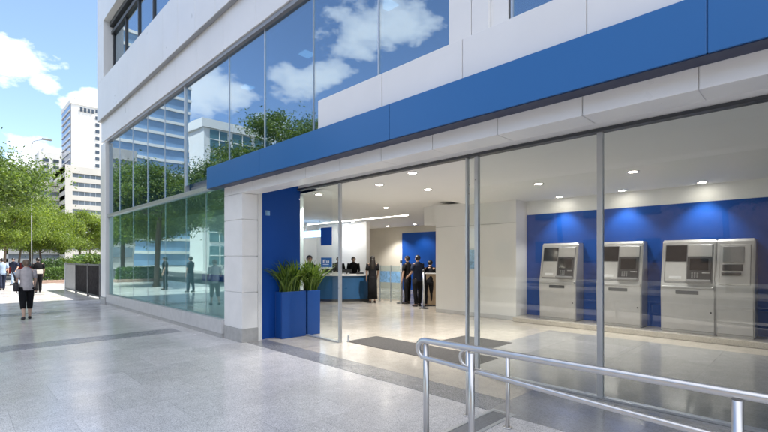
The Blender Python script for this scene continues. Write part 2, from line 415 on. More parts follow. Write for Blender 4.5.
# interior walls
ww = MB().box(10.7, 11.6, 5.72, 8.43, 0.008, 3.3, .004).build('white_pier', 'white_wall', BK)
MB().box(10.685, 10.7, 5.73, 8.42, .01, .12).build('skirting', 'sill_stone', ww)
MB().box(10.692, 10.702, 5.73, 8.42, 2.62, 2.628).build('panel_joint', 'plinth', ww)
MB().box(11.3, 11.8, 8.435, 9.4, 2.78, 3.5, .004).build('bulkhead', 'white_wall', BK)
MB().box(11.3, 11.42, YE, 5.715, .01, 2.86).build('cash_wall', 'blue_wall', BK)
MB().box(11.31, 11.6, YE, 5.715, 2.862, 3.3).build('wall_head', 'white_wall', BK)
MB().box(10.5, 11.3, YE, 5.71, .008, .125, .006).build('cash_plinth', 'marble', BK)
MB().box(13.7, 13.9, 14.85, 16.75, 0.008, 3.5).box(13.85, 14.0, 16.75, 18.9, .008, 3.5).build('feature_wall', 'white_wall', BK)
bw = MB().box(17.5, 17.7, 8, 18.9, .008, 3.6).build('back_wall', 'beige_wall', BK)
bp = MB().box(17.38, 17.5, 13.7, 16.0, .008, 3.05, .004).build('blue_panel', 'blue_wall', BK)
MB().box(11.6, 11.75, 8.0, 8.435, .008, 2.78).box(11.6, 19.9, 7.9, 8.05, .008, 3.6).build('inner_wall', 'white_wall', BK)
# ceilings
MB().box(5.46, 7.14, YE, 8.9, 3.22, 3.41).box(7.14, 9.0, YE, 8.9, 3.225, 3.41).box(9.0, 11.6, YE, 7.2, 3.23, 3.41).box(5.46, 6, 8.0, 9.0, 3.22, 3.41).build('lobby_ceiling', 'ceiling', BK)
MB().box(9.0, 19.9, 7.2, 18.9, 3.4, 3.418).box(6.12, 9.0, 8.9, 18.9, 3.4, 3.418).build('rear_ceiling', 'ceiling', BK)
MB().box(5.42, 5.52, YE, 8.08, 3.19, 3.27).build('door_lintel', 'white', BK)
# shopfront glazing
MB().box(5.39, 5.51, YE, 8.079, 3.145, 3.186, .003).build('door_head_frame', 'dark_frame', BK)
MB().box(5.41, 5.49, 6.66, 8.078, 0.007, .03).box(5.41, 5.49, YE, 3.5, .007, .03).build('floor_channel', 'alu', BK)
for a, b, n in ((6.70, 8.07, 'fixed_pane'), (3.56, 3.68, 'door_pane'), (1.86, 3.5, 'fixed_pane'), (.13, 1.8, 'fixed_pane'), (-1.6, .07, 'fixed_pane'), (-3.3, -1.66, 'fixed_pane'), (-6.9, -3.36, 'fixed_pane')):
    MB().box(5.444, 5.456, a, b, .03, 3.145).build(n, 'glass_clear', BK)
for y, w in ((6.675, .022), (3.70, .017), (3.53, .03), (1.83, .032), (.1, .032), (-1.63, .032), (-3.33, .032)):
    MB().box(5.42, 5.485, y-w, y+w, .007, 3.145, .004).build('mullion', 'alu', BK)

# ------------------------------------------------------------------ lights of the ceilings
def spot(loc, w, size=100, blend=.6, col=(1, .975, .935), r=.06):
    l = bpy.data.lights.new('downlight_lamp', 'SPOT'); l.energy = w; l.spot_size = math.radians(size); l.spot_blend = blend
    l.color = col; l.shadow_soft_size = r
    o = bpy.data.objects.new('downlight_lamp', l); COL.objects.link(o); o.location = loc
    return o
DLW = 95
dl0 = None
def downlight(x, y, z, label, w=DLW, size=115):
    global dl0
    if dl0 is None:
        dl0 = thing('downlight', label, 'ceiling light', (x, y, z), 0, 'recessed ceiling downlights')
        MB().lathe([(.075, -.012), (.105, -.014), (.11, -.004), (.108, 0), (.075, 0), (.073, -.006)], cap=False).build('trim_ring', 'white', dl0, False)
        MB().lathe([(.074, -.006), (.074, -.011)]).build('lens', 'lamp', dl0, False)
    else: dup(dl0, (x, y, z), 0, label)
    spot((x, y, z-.03), w, size)
for a in ((6.41, 6.55, 3.22, 'round downlight just inside the entrance opening, left of the two nearest the door head'),
          (5.95, 5.22, 3.22, 'round downlight close under the dark door head above the middle of the opening'),
          (7.65, 6.25, 3.225, 'round downlight above the white pier, right of the entrance row'),
          (10.55, 10.45, 3.4, 'round downlight in the raised rear ceiling over the lobby', 230),
          (8.72, 4.15, 3.225, 'round downlight seen through the glass pane left of the middle mullion'),
          (8.70, 2.37, 3.225, 'round downlight seen through the right glass pane, before the cash machines'),
          (6.36, 8.6, 3.22, 'round downlight seen through the fixed pane beside the blue side wall'),
          (16.6, 14.4, 3.4, 'small far downlight in front of the blue panel at the lobby back', 60),
          (16.5, 16.2, 3.4, 'added far downlight that brightens the beige wall at the lobby back', 150)):  # last lamp is added, only to brighten the dim beige wall
    downlight(*a)
for y, t in ((4.66, 'wall-washing downlight over the first cash machine'), (3.2, 'wall-washing downlight over the second cash machine'),
             (1.7, 'wall-washing downlight over the wide twin cash machine')):
    downlight(10.95, y, 3.23, t, 52, 95)
for x, y, t in ((13.3, 16.3, 'downlight grazing the left half of the white feature wall'), (13.3, 15.35, 'downlight grazing the right half of the white feature wall')):
    downlight(x, y, 3.4, t, 30, 85)
lin = MB().box(12.9, 12.96, 11.6, 18.4, 3.385, 3.4).build('linear_light', 'lamp_line')
tag(base(lin, (12.93, 15, 3.4)), 'long thin line of warm light along the rear lobby ceiling', 'ceiling light')
for i, (x, y) in enumerate(((5.3, 5.2), (5.36, 7.67), (5.33, 10.2))):
    o = MB().box(x-.13, x+.13, y-.13, y+.13, 5.975, 5.997, .004).build('ceiling_panel_light', 'lamp_up')
    tag(base(o, (x, y, 6)), ['flat ceiling light behind the upper glass, nearest the white parapet', 'flat ceiling light behind the upper glass, middle one of three',
         'flat ceiling light behind the upper glass, farthest along the facade'][i], 'ceiling light', 'flat ceiling lights behind the upper glass')

# ------------------------------------------------------------------ cash machines
def cash_machine(label, yc, w, annex=0):
    t = thing('cash_machine', label, 'cash machine', (10.79, yc, .125), -PI/2, 'cash machines along the blue wall')
    h = w/2; zk = .95; zt = 1.93
    def yf(z): return -.03*min(z, zk)/zk if z <= zk else -.03+(z-zk)/(zt-zk)*.2
    def body(x0, x1, nm, ztop):
        m = MB().prism([(0, 0), (-.012, .5), (-.03, zk-.06), (-.022, zk+.02), (yf(ztop)-.0, ztop-.05), (yf(ztop)+.03, ztop), (.5, ztop), (.5, 0)], x0, x1, 'x')
        bmesh.ops.bevel(m.bm, geom=[e for e in m.bm.edges if abs(e.verts[0].co.x-e.verts[1].co.x) < 1e-6], offset=.02, segments=2, affect='EDGES')
        return m.build(nm, 'brushed', t, False)
    body(-h, h, 'body', zt)
    sl = math.atan2(.2, zt-zk)
    def SM(z0=zk+.02):   # frame on the sloped upper front: x right, y into the wall, z up the slope
        return Matrix.Translation((0, yf(z0), z0)) @ Matrix.Rotation(-sl, 4, 'X')
    S = SM()
    # upper surround and its recessed fields
    up = MB().box(-h+.06, h-.05, -.012, .02, .06, .88, .01, mat=S).build('front_panel', 'grey_plastic', t, False)
    m = MB().box(-h+.075, -.02, -.018, .0, .1, .5, .004, mat=S).box(-.005, h-.065, -.018, .0, .62, .86, .004, mat=S)
    m.build('light_panel', 'brushed', up, False)
    MB().box(-h+.075, -.02, -.02, .0, .515, .86, .005, mat=S).build('top_screen', 'black_screen', t, False)
    MB().box(-h+.15, -.1, -.024, -.01, .14, .2, .003, mat=S).build('label_plate', 'pale_plastic', t, False)
    m = MB().box(-.005, h-.065, -.022, .0, .13, .61, .006, mat=S)
    rec = m.build('operating_panel', 'dark_plastic', t, False)
    MB().box(.04, h-.12, -.027, -.015, .33, .575, .004, mat=S).build('screen', 'black_screen', rec, False)
    m = MB()
    for i in range(4):
        for j in range(3): m.box(.07+j*.045, .1+j*.045, -.028, -.015, .165+i*.03, .187+i*.03, .003, mat=S)
    m.build('keypad', 'key_grey', rec, False)
    MB().box(.25, h-.09, -.032, -.015, .26, .285, .003, mat=S).build('card_slot', 'key_grey', rec, False)
    MB().box(-.01, h-.06, -.11, .0, .07, .125, .012, mat=S, seg=2).build('key_shelf', 'grey_plastic', t, False)
    MB().box(-h+.02, h-.02, yf(zk)-.018, .02, zk-.03, zk+.015, .006).build('ledge', 'brushed', t, False)
    MB().box(-h*.42, h*.42, yf(.85)-.012, .02, .80, .872, .006).build('cash_slot', 'dark_plastic', t, False)
    m = MB().box(-h+.012, h-.012, -.02, .01, .05, .76, .01)
    m.box(-h+.02, h-.02, -.012, .02, .01, .04)
    m.build('lower_door', 'brushed', t, False)
    MB().lathe([(.0, 0), (.016, 0), (.016, .012), (0, .0121)][1:3], (0, 0, 0), 12).build('lock', 'dark_plastic', t, False).matrix_local = Matrix.Translation((h-.07, -.02, .45)) @ Matrix.Rotation(PI/2, 4, 'X')
    if annex:
        a0, a1 = h+.008, h+annex
        body(a0, a1, 'side_cabinet', zt)
        MB().box(a0+.015, a1-.015, -.018, .01, .05, .9, .01).build('side_door', 'brushed', t, False)
        sp = MB().box(a0+.05, a1-.06, -.014, .0, .05, .86, .008, mat=S).build('side_panel', 'brushed', t, False)
        MB().box(a0+.1, a1-.16, -.022, .0, .5, .82, .006, mat=S).build('side_screen', 'key_grey', sp, False)
        MB().box(a0+.1, a1-.18, -.026, .0, .33, .46, .006, mat=S).build('side_slot', 'dark_plastic', sp, False)
        MB().box(a0+.09, a1-.2, -.06, .0, .24, .3, .01, mat=S).build('side_tray', 'dark_plastic', sp, False)
    return t
cash_machine('grey steel cash machine left of the middle glass mullion, farthest of the three', 4.65, .92)
cash_machine('grey steel cash machine partly hidden behind the middle glass mullion', 3.24, .94)
cash_machine('widest grey steel cash machine, with a joined side cabinet, at the right', 1.93, .94, .6)

# ------------------------------------------------------------------ planters and ferns
def planter(label, x0, x1, y0, y1, h):
    t = thing('planter_box', label, 'planter', ((x0+x1)/2, (y0+y1)/2, .006))
    m = MB(); w = .025
    m.box(x0, x1, y0, y0+w, .006, h, .006); m.box(x0, x1, y1-w, y1, .006, h, .006)
    m.box(x0, x0+w, y0+w, y1-w, .006, h, .006); m.box(x1-w, x1, y0+w, y1-w, .006, h, .006)
    m.build('box', 'blue_gloss', t)
    MB().box(x0+w, x1-w, y0+w, y1-w, .02, h-.05).build('soil', 'soil', t)
    return t
def fern(label, cx, cy, z, n, seed, ax=.2, ay=.1):
    r = random.Random(seed); m = MB()
    for i in range(n):
        a = r.uniform(0, 2*PI); L = r.uniform(.48, .82); lean = abs(r.gauss(.26, .17))
        if math.sin(a) > .3: lean *= .35
        p = Vector((cx+r.uniform(-ax, ax), cy+r.uniform(-ay, ay), z)); dirv = Vector((math.cos(a), math.sin(a)*.7, 0))
        side = Vector((-dirv.y, dirv.x, 0)); w0 = r.uniform(.013, .026); prev = None; K = 7
        curl = r.uniform(.1, .62); vs = []
        for k in range(K+1):
            u = k/K; ang = lean+curl*u*u
            q = p + dirv*math.sin(ang)*L*u + Vector((0, 0, math.cos(ang)*L*u))
            w = w0*(.45+1.3*u)*(1-u**3)+.0012
            tw = Vector((0, 0, .35*w))
            vs.append((m.bm.verts.new(q-side*w+tw), m.bm.verts.new(q-tw*.6), m.bm.verts.new(q+side*w+tw)))
        for k in range(K):
            for j in (0, 1): m.bm.faces.new((vs[k][j], vs[k][j+1], vs[k+1][j+1], vs[k+1][j]))
    o = m.build('fern', 'fern')
    return tag(base(o, (cx, cy, z)), label, 'plant')
planter('tall glossy blue planter box standing by the column before the blue side wall', 4.83, 5.43, 7.79, 8.06, .97)
planter('blue box standing in for the mirrored planter, just behind the fixed glass pane', 5.465, 5.80, 7.79, 8.06, .97)  # solid box in place of the first planter's reflection in the pane
fern('bushy fern with yellow-green blades in the planter before the glass', 5.1, 7.92, .92, 210, 3, .21, .09)
fern('green fern standing in for the mirrored fern, behind the glass pane', 5.64, 7.93, .92, 150, 5, .12, .09)  # second fern in place of the first one's reflection

# ------------------------------------------------------------------ handrails
def arc(c, r, a0, a1, n, f):
    return [f(c[0]+r*math.cos(a0+(a1-a0)*k/n), c[1]+r*math.sin(a0+(a1-a0)*k/n)) for k in range(n+1)]
HR = thing('handrail', 'long brushed steel double handrail with a rounded loop end in front of the glass', 'handrail', (2.92, 1.1, 0))
XR = 2.92; zt, zl = .945, .795
f = lambda y, z: (XR, y, z)
rr = (zt-zl)/2
pts = [f(YE+3.5, zt), f(-1.5, zt), f(.3, zt), f(1.9, zt), f(2.42, zt)] + [f(2.42+rr*math.sin(a), zl+rr+rr*math.cos(a)) for a in [PI*k/10 for k in range(1, 10)]]
pts += [f(2.42, zl), f(2.3, zl-.004), f(.9, zl-.075), f(.3, zl-.1), f(-1.5, zl-.12), f(YE+3.5, zl-.12)]
rads = [.026]*5 + [.025]*4 + [.023] + [.021]*4 + [.0205]*6
MB().tube(pts, rads[:len(pts)] + [.0205]*(len(pts)-len(rads)), 16).build('rail', 'steel', HR)
for y, x in ((2.415, XR+.012), (1.92, XR-.035), (.30, XR-.012), (-1.4, XR-.012)):
    p = MB().tube([(x, y, 0), (x, y, zt-.03)], .0255, 16).build('post', 'steel', HR)
    MB().lathe([(.06, 0), (.06, .008), (.055, .012)], (x, y, 0.001), 20).build('base_plate', 'steel', p)
LR = thing('low_rail', 'short low steel hoop rail standing behind the long handrail', 'handrail', (3.86, 2.4, 0))
f = lambda y, z: (3.86, y, z)
pts = [f(2.16, .70), f(2.6, .70)] + [f(2.62+.09*math.sin(a), .61+.09*math.cos(a)) for a in [PI*k/8 for k in range(0, 9)]] + [f(2.6, .511), f(2.16, .487)]
MB().tube(pts, .019, 14).build('rail', 'steel', LR)
for y in (2.62, 2.155):
    p = MB().tube([(3.865, y, 0), (3.865, y, .70)], .02, 14).build('post', 'steel', LR)
    MB().lathe([(.045, 0), (.045, .006), (.04, .01)], (3.865, y, 0.001), 20).build('base_plate', 'steel', p)
m = MB()
g = thing('floor_grating', 'narrow steel drain grating let into the floor beside the handrail', 'grating', (3.2, 2.4, 0))
MB().box(1.6, 4.24, 2.27, 2.31, -.01, .006).box(1.6, 4.24, 2.50, 2.54, -.01, .006).box(4.2, 4.24, 2.31, 2.5, -.01, .006).build('frame', 'alu', g)
for k in range(170): m.box(1.61+k*.0152, 1.617+k*.0152, 2.312, 2.498, -.01, .003)
m.box(1.6, 4.2, 2.312, 2.498, -.02, -.0015)
m.build('bars', 'grating', g)
m = MB().lathe([(.19, 0), (.19, .004), (.17, .0065)], (3.52, 1.93, .0), 40)
for k in range(8): m.box(3.38, 3.66, 1.83+k*.028, 1.84+k*.028, .006, .009)
tag(base(m.build('floor_cover', 'grating'), (3.52, 1.93, 0)), 'round dark metal floor cover at the foot of the handrail', 'floor cover')

def doormat(label, x0, x1, y0, y1):
    m = MB().box(x0, x1, y0, y1, .007, .016, .003)
    n = int((x1-x0)/.045)
    for k in range(n): m.box(x0+.03+k*.045, x0+.055+k*.045, y0+.03, y1-.03, .016, .019)
    tag(base(m.build('doormat', 'mat_rubber'), ((x0+x1)/2, (y0+y1)/2, .007)), label, 'mat')
doormat('dark ribbed doormat lying just inside the open entrance', 5.6, 6.42, 3.75, 6.66)
doormat('second dark doormat deeper inside, behind the door edge and handrail', 6.56, 7.8, 4.25, 5.38)
o = MB().lathe([(.03, 0), (.03, .01), (.018, .02), (.018, .1), (.02, .12), (.012, .13)], (0, 0, 0), 16).build('door_stop', 'alu')
o.location = (5.62, 6.62, .006); tag(o, 'small metal door stop on the floor by the fixed glass edge', 'door stop')

# ------------------------------------------------------------------ signs
o = MB().box(5.425, 5.442, 6.92, 7.27, 1.93, 2.29).build('poster', 'blue_wall'); tag(base(o, (5.43, 7.1, 1.93)), 'plain dark blue square poster stuck high on the fixed glass pane', 'poster')
sg = thing('glass_sign', 'small bright blue sign with white marks on the glass below the dark poster', 'sign', (5.43, 7.1, 1.49))
MB().box(5.425, 5.442, 6.92, 7.26, 1.49, 1.68).build('panel', 'blue_metal', sg)
m = MB()
for (a, b, z0, z1) in ((7.16, 7.19, 1.575, 1.64), (7.10, 7.16, 1.62, 1.64), (7.12, 7.14, 1.575, 1.62), (7.05, 7.08, 1.575, 1.62), (6.99, 7.03, 1.575, 1.62), (7.0, 7.19, 1.535, 1.55)): m.box(5.421, 5.425, a, b, z0, z1)
m.build('marks', 'paper', sg)
sg = thing('lit_sign', 'glowing pale blue sign box hanging from the lobby ceiling, seen through the fixed pane', 'sign', (12.0, 16.8, 2.68))
MB().box(12.0, 12.1, 15.9, 17.6, 2.68, 2.96, .01).build('box', 'sign_lit', sg)
MB().tube([(12.05, 16.2, 2.96), (12.05, 16.2, 3.4)], .012, 8).build('rod', 'alu', sg); MB().tube([(12.05, 17.3, 2.96), (12.05, 17.3, 3.4)], .012, 8).build('rod', 'alu', sg)
m = MB()
for k in range(6): m.box(11.985, 12.0, 17.4-k*.22-.15, 17.4-k*.22, 2.76, 2.88)
m.build('letters', 'sign_lit_white', sg)
sg = thing('wall_notice', 'pale blue-grey notice on the white pier beside the cash machines', 'notice', (10.69, 7.3, 1.4))
MB().box(10.665, 10.69, 6.95, 7.3, 1.35, 1.95, .004).build('frame', 'alu', sg)
MB().box(10.66, 10.665, 6.98, 7.27, 1.38, 1.92).build('sheet', 'frost_blue', sg)

# ------------------------------------------------------------------ lobby furniture
dc = at(19.5, 345)                       # centre of the round desk
fw, rt = Vector((1/S2, 1/S2, 0)), Vector((1/S2, -1/S2, 0))
def dpt(r, a, z): return dc + rt*(r*math.sin(a)) - fw*(r*math.cos(a)) + Vector((0, 0, z))
def sector(m, r0, r1, z0, z1, a0=-1.0, a1=.49, n=24):
    rings = []
    for k in range(n+1):
        a = a0+(a1-a0)*k/n
        rings.append([dpt(r0, a, z0), dpt(r1, a, z0), dpt(r1, a, z1), dpt(r0, a, z1)])
    m.rings(rings, True, False)
    return m
DK = thing('reception_desk', 'curved blue reception desk with a pale top at the back of the lobby', 'desk', dpt(2.5, -.2, .008))
sector(MB(), 2.15, 2.72, .1, 1.0).build('front', 'blue_desk', DK)
sector(MB(), 2.2, 2.66, .008, .1).build('toe_kick', 'dark_frame', DK)
sector(MB(), 2.1, 2.8, 1.005, 1.06, -1.02, .51).build('top', 'stone_white', DK)
def monitor(label, a, z=1.06, r=2.3):
    t = thing('monitor', label, 'monitor', dpt(r, a, z), -PI/4)
    MB().box(-.1, .1, -.08, .08, 0, .012, .003).box(-.02, .02, .0, .02, .012, .08).build('stand', 'dark_plastic', t, False)
    MB().box(-.2, .2, -.02, .005, .05, .2, .006).build('screen', 'dark_plastic', t, False)
monitor('low dark monitor on the desk before the seated-looking left clerk', -.22)
monitor('low dark monitor on the desk before the middle clerk', .12)
for i, (a, c, l) in enumerate(((-.05, 'paper', 'stack of white papers between the two monitors on the desk'), (.33, 'dark_plastic', 'dark tray at the right end of the reception desk'))):
    p = dpt(2.5, a, 1.06); t = MB().box(-.14, .14, -.1, .1, 0, .05, .004).box(-.12, .13, -.09, .08, .05, .075, .003).build('paper_tray' if i else 'paper_stack', c)
    t.location = p; t.rotation_euler.z = -PI/4; tag(t, l, 'tray' if i else 'papers')
# glass screen with blue frosted band
gp = thing('glass_screen', 'low glass queue screen with a frosted blue band beside the desk', 'screen', at(16.9, 392, .008))
A, B = at(17.2, 380), at(16.4, 402)
dv = (B-A).normalized(); ang = math.atan2(dv.y, dv.x); L = (B-A).length
T = Matrix.Translation(A) @ Matrix.Rotation(ang, 4, 'Z')
MB().box(0, L, -.006, .006, .1, 1.4, mat=T).build('glass', 'glass_part', gp)
MB().box(0.02, L-.02, -.009, -.0065, .75, 1.18, mat=T).build('frosted_band', 'frost_blue', gp)
for x in (0, L/2, L): MB().box(x-.015, x+.015, -.02, .02, .008, 1.42, .003, mat=T).build('post', 'alu', gp)
def stanchion(label, p, h):
    t = thing('queue_post', label, 'queue post', p, 0, 'queue posts')
    MB().lathe([(.17, 0), (.17, .012), (.12, .03), (.035, .045)]).build('foot', 'dark_frame', t, False)
    MB().lathe([(.03, .045), (.03, h-.1)]).build('pole', 'alu', t, False)
    MB().lathe([(.036, h-.1), (.04, h-.08), (.04, h-.01), (.03, h)]).build('head', 'dark_frame', t, False)
stanchion('tall thin queue post beside the glass screen', at(16.2, 401, .008), 1.6)
stanchion('shorter queue post in front of the waiting men', at(14.5, 423.6, .008), 1.3)
p = at(15.4, 434, .008)
t = thing('lectern_counter', 'pale wooden service counter half hidden by the white pier', 'counter', p, -PI/4)
MB().box(-.3, .6, -.25, .25, .05, 1.12, .006).build('body', 'wood', t, False)
MB().box(-.33, .63, -.28, .28, 1.122, 1.16, .006).build('top', 'stone_white', t, False)
MB().box(-.27, .57, -.2, .22, 0, .05).build('toe_kick', 'dark_frame', t, False)

# ------------------------------------------------------------------ people
DG = None
def skinned(verts, edges, rad, name, mat, parent, sub=2):
    me = bpy.data.meshes.new(name); me.from_pydata([tuple(v) for v in verts], edges, [])
    o = bpy.data.objects.new(name, me); COL.objects.link(o)
    sk = o.modifiers.new('skin', 'SKIN'); sk.use_smooth_shade = True; sk.branch_smoothing = .3
    for i, r in enumerate(rad): me.skin_vertices[0].data[i].radius = (r, r) if isinstance(r, (int, float)) else r
    me.skin_vertices[0].data[0].use_root = True
    sb = o.modifiers.new('sub', 'SUBSURF'); sb.levels = sb.render_levels = sub
    dg = bpy.context.evaluated_depsgraph_get(); dg.update()
    nm = bpy.data.meshes.new_from_object(o.evaluated_get(dg))
    bpy.data.objects.remove(o); bpy.data.meshes.remove(me)
    nm.name = name
    for p in nm.polygons: p.use_smooth = True
    nm.materials.clear()
    return link(name, nm, mat, parent, False)
def person(label, loc, facing, h=1.7, top='cloth_black', bottom='cloth_black', skin='skin', hair='hair_dark', long_hair=False,
           legs=((.0, .0), (.0, .0)), arms=((.08, .15), (.08, .15)), skirt=None, crop=None, sleeve='short', fem=False, lean=0., head_turn=0., group=None, spread=.085):
    """facing = world angle the person looks along (radians from +X); legs/arms = (forward swing, bend) for left, right"""
    t = thing('person', label, 'person', loc, facing+PI/2, group)
    k = h/1.7
    V, E, Rr = [], [], []
    def v(p, r, prev=None):
        V.append(Vector(p)*k); Rr.append(r*k if not isinstance(r, tuple) else (r[0]*k, r[1]*k))
        if prev is not None: E.append((prev, len(V)-1))
        return len(V)-1
    ly = lambda z: -math.sin(lean)*(z-.9)       # trunk leans forward (towards -y)
    sh = .165 if fem else .19
    pel = v((0, 0, .93), .115 if not fem else .12)
    sp = v((0, ly(1.12), 1.12), .105 if not fem else .095, pel)
    ch = v((0, ly(1.32)+.005, 1.32), .125 if not fem else .11, sp)
    nb = v((0, ly(1.46)+.01, 1.46), .055, ch)
    nk = v((0, ly(1.5), 1.51), .05, nb)
    hy = ly(1.58)-.01
    hb = v((0, hy-.005, 1.565), .07, nk)
    hc = v((0, hy, 1.625), .082, hb)
    ht = v((0, hy+.005, 1.675), .06, hc)
    ns = v((0, hy-.098, 1.598), .011, hc)
    for s in (-1, 1): v((s*.082, hy+.01, 1.605), .014, hc)
    J = {}
    for i, s in enumerate((-1, 1)):
        fa, ka = legs[i]
        hip = v((s*spread, 0, .88), .088, pel)
        kn = Vector((s*spread*1.02, -math.sin(fa)*.41, .88-math.cos(fa)*.41))
        kv = v(kn, .056, hip)
        a2 = fa-ka
        cf = v(kn+Vector((0, -math.sin(a2)*.15+.012, -math.cos(a2)*.15)), .053, kv)
        an = kn+Vector((0, -math.sin(a2)*.40, -math.cos(a2)*.40))
        av = v(an, .036, cf)
        toe = an+Vector((s*.02, -.13*math.cos(a2*.6), -.035+(-.1*math.sin(max(0, -a2))*.7)))
        tv = v(toe, .03, av)
        J['leg', i] = (Vector((s*spread, 0, .9)), kn, an, toe)
        sa, eb = arms[i]
        so = Vector((s*sh, ly(1.41)+.005, 1.415))
        sv = v(so, .05, ch)
        el = so+Vector((s*.05, -math.sin(sa)*.28, -math.cos(sa)*.28))
        ev = v(el, .038, sv)
        a2 = sa+eb
        wr = el+Vector((-s*.01, -math.sin(a2)*.25, -math.cos(a2)*.25))
        wv = v(wr, .026, ev)
        d = Vector((0, -math.sin(a2), -math.cos(a2)))
        fwd_ = Vector((0, -math.cos(a2), math.sin(a2)))
        pm = v(wr+d*.06, .03, wv)
        for q, L in enumerate((.07, .08, .075, .058)):
            b0 = v(wr+d*.085+fwd_*(.024-.016*q), .0095, pm)
            b1 = v(wr+d*(.085+L*.55)+fwd_*(.026-.017*q)+Vector((-s*.008, 0, 0)), .0085, b0)
            v(wr+d*(.085+L)+fwd_*(.024-.016*q)+Vector((-s*.024, 0, 0)), .007, b1)
        tb = v(wr+d*.045+fwd_*.032, .011, pm)
        v(wr+d*.085+fwd_*.05+Vector((-s*.01, 0, 0)), .009, tb)
        J['arm', i] = (so, el, wr, d)
    body = skinned(V, E, Rr, 'body', skin, t)
    def K(p): return Vector(p)*k
    # top: lofted trunk with sleeves
    def tr(z, wx, wy, dy=0): return [K((wx*math.cos(2*PI*j/20), ly(z)+dy+wy*math.sin(2*PI*j/20)*(1 if math.sin(2*PI*j/20) > 0 else 1.05), z)) for j in range(20)]
    m = MB()
    w = (.155, .13, .15) if fem else (.16, .155, .185)
    zb = .84
    m.rings([tr(zb, w[0]+.02, .122), tr(.95, w[0]+.008, .118), tr(1.08, w[1]+.008, .105), tr(1.2, w[1]+.02, .112), tr(1.33, w[2], .122), tr(1.415, w[2]+.01, .098), tr(1.455, w[2]*.75, .075), tr(1.485, .075, .064, .005), tr(1.505, .062, .058, .002)], True)
    for i in (0, 1):
        so, el, wr, d = J['arm', i]
        if sleeve == 'short': q = so.lerp(el, .8); m.tube([K(so+Vector((0, 0, .012))), K(so.lerp(el, .45)), K(q)], [.066*k, .06*k, .056*k], 12)
        else: m.tube([K(so+Vector((0, 0, .012))), K(so.lerp(el, .5)), K(el), K(el.lerp(wr, .5)), K(wr)], [.066*k, .058*k, .05*k, .045*k, .038*k], 12)
    m.build('shirt', top, t, False)
    # bottom
    m = MB()
    if skirt:
        ysw = (J['leg', 0][1].y+J['leg', 1][1].y)/2
        n = 24
        def sk_(z, wx, wy, fl): return [K((wx*math.cos(2*PI*j/n)*(1+fl*math.sin(j*PI*2*5/n)), wy*math.sin(2*PI*j/n)*(1+fl*math.sin(j*PI*2*5/n)), z)) for j in range(n)]
        m.rings([sk_(1.0, .14, .112, 0), sk_(.9, .165, .13, 0), sk_(.6, .17, .145, .03), sk_(skirt, .175, .16, .06)], True)
        m.build('skirt', bottom, t, False)
    else:
        m.rings([tr(.80, .15, .108), tr(.9, w[0]-.002, .11), tr(1.0, w[0]-.012, .098)], True)
        for i in (0, 1):
            hp, kn, an, toe = J['leg', i]
            end = kn.lerp(an, 1.0 if crop is None else crop)
            m.tube([K(hp+Vector((0, 0, .02))), K(hp.lerp(kn, .35)), K(kn), K(kn.lerp(end, .5)+Vector((0, .008, 0))), K(end+Vector((0, 0, .01)))],
                   [.1*k, .097*k, .074*k, .07*k, .062*k], 14)
        m.build('trousers', bottom, t, False)
    m = MB()
    for i in (0, 1):
        hp, kn, an, toe = J['leg', i]
        hl = an+Vector((0, .045, -.045)); 
        m.tube([K(hl+Vector((0, .01, .0))), K(an+Vector((0, -.01, -.036))), K(toe.lerp(an, .35)+Vector((0, 0, -.012))), K(toe+Vector((0, -.03, -.008)))], [.034*k, .043*k, .042*k, .028*k], 12)
    m.build('shoes', 'leather', t, False)
    # hair: cap round the skull, open over the face
    m = MB(); n = 16; rings = []
    for j in range(9):
        a = -.98+j*(PI/2+.98)*.985/8
        ring = []
        for q in range(n):
            b = 2*PI*q/n; c_, s_ = math.cos(b), math.sin(b)
            zz = 1.628+.098*math.sin(a)
            if s_ < -.25: zz = max(zz, 1.655)        # fringe line above the brow
            rr = math.cos(a) if s_ >= -.25 else min(math.cos(a), math.cos(max(a, math.asin(min(1, (1.655-1.628)/.098)))))
            ring.append(K((.094*rr*c_, hy+.008+.104*rr*s_, zz)))
        rings.append(ring)
    m.rings(rings, True)
    if long_hair:
        L = long_hair
        m.rings([[K((wx*math.cos(2*PI*q/12), hy+.045+dy+wy*math.sin(2*PI*q/12), z)) for q in range(12)] for z, wx, wy, dy in ((1.66, .07, .05, .0), (1.58, .092, .06, .01), (1.5, .1, .05, .022), (1.5-L*.5, .1, .045, .05), (1.5-L, .06, .025, .06))], True)
    m.build('hair', hair, t, False)
    m = MB()
    for s in (-1, 1): m.ell(K((s*.032, hy-.082, 1.628)), (.012*k, .008*k, .007*k), 8, 5)
    m.build('eyes', 'hair_dark', t, False)
    MB().ell(K((0, hy-.08, 1.562)), (.024*k, .008*k, .006*k), 8, 5).build('mouth', 'brick', t, False)
    t['_hand'] = [list(K(J['arm', 0][2]+J['arm', 0][3]*.08)), list(K(J['arm', 1][2]+J['arm', 1][3]*.08))]
    return t
def bag(label, t, side, mat, size=(.07, .28, .24), drop=.12, strap=None):
    k = t['_hand'][side]; T = Matrix.LocRotScale(t.location, t.rotation_euler, None)
    p = T @ Vector(k)
    b = thing('handbag', label, 'bag', (p.x, p.y, max(.03, p.z-drop-size[2])), t.rotation_euler.z)
    m = MB(); a, c, z = size
    m.rings([[(a*sx*u, c*.5*v_*u, zz) for sx, v_ in ((-.5, -1), (.5, -1), (.6, -.5), (.6, .5), (.5, 1), (-.5, 1), (-.6, .5), (-.6, -.5))] for zz, u in ((0, .92), (.05, 1.05), (z*.6, 1), (z, .8))], True)
    m.build('pouch', mat, b, False)
    MB().tube([(0, -c*.3, z-.02), (0, -c*.28, z+drop*.7), (0, 0, z+drop), (0, c*.28, z+drop*.7), (0, c*.3, z-.02)] if not strap else strap, .009, 8).build('strap', mat, b, False)
    return b
del_keys = []
NY = PI/2     # looking along the street, away from the camera
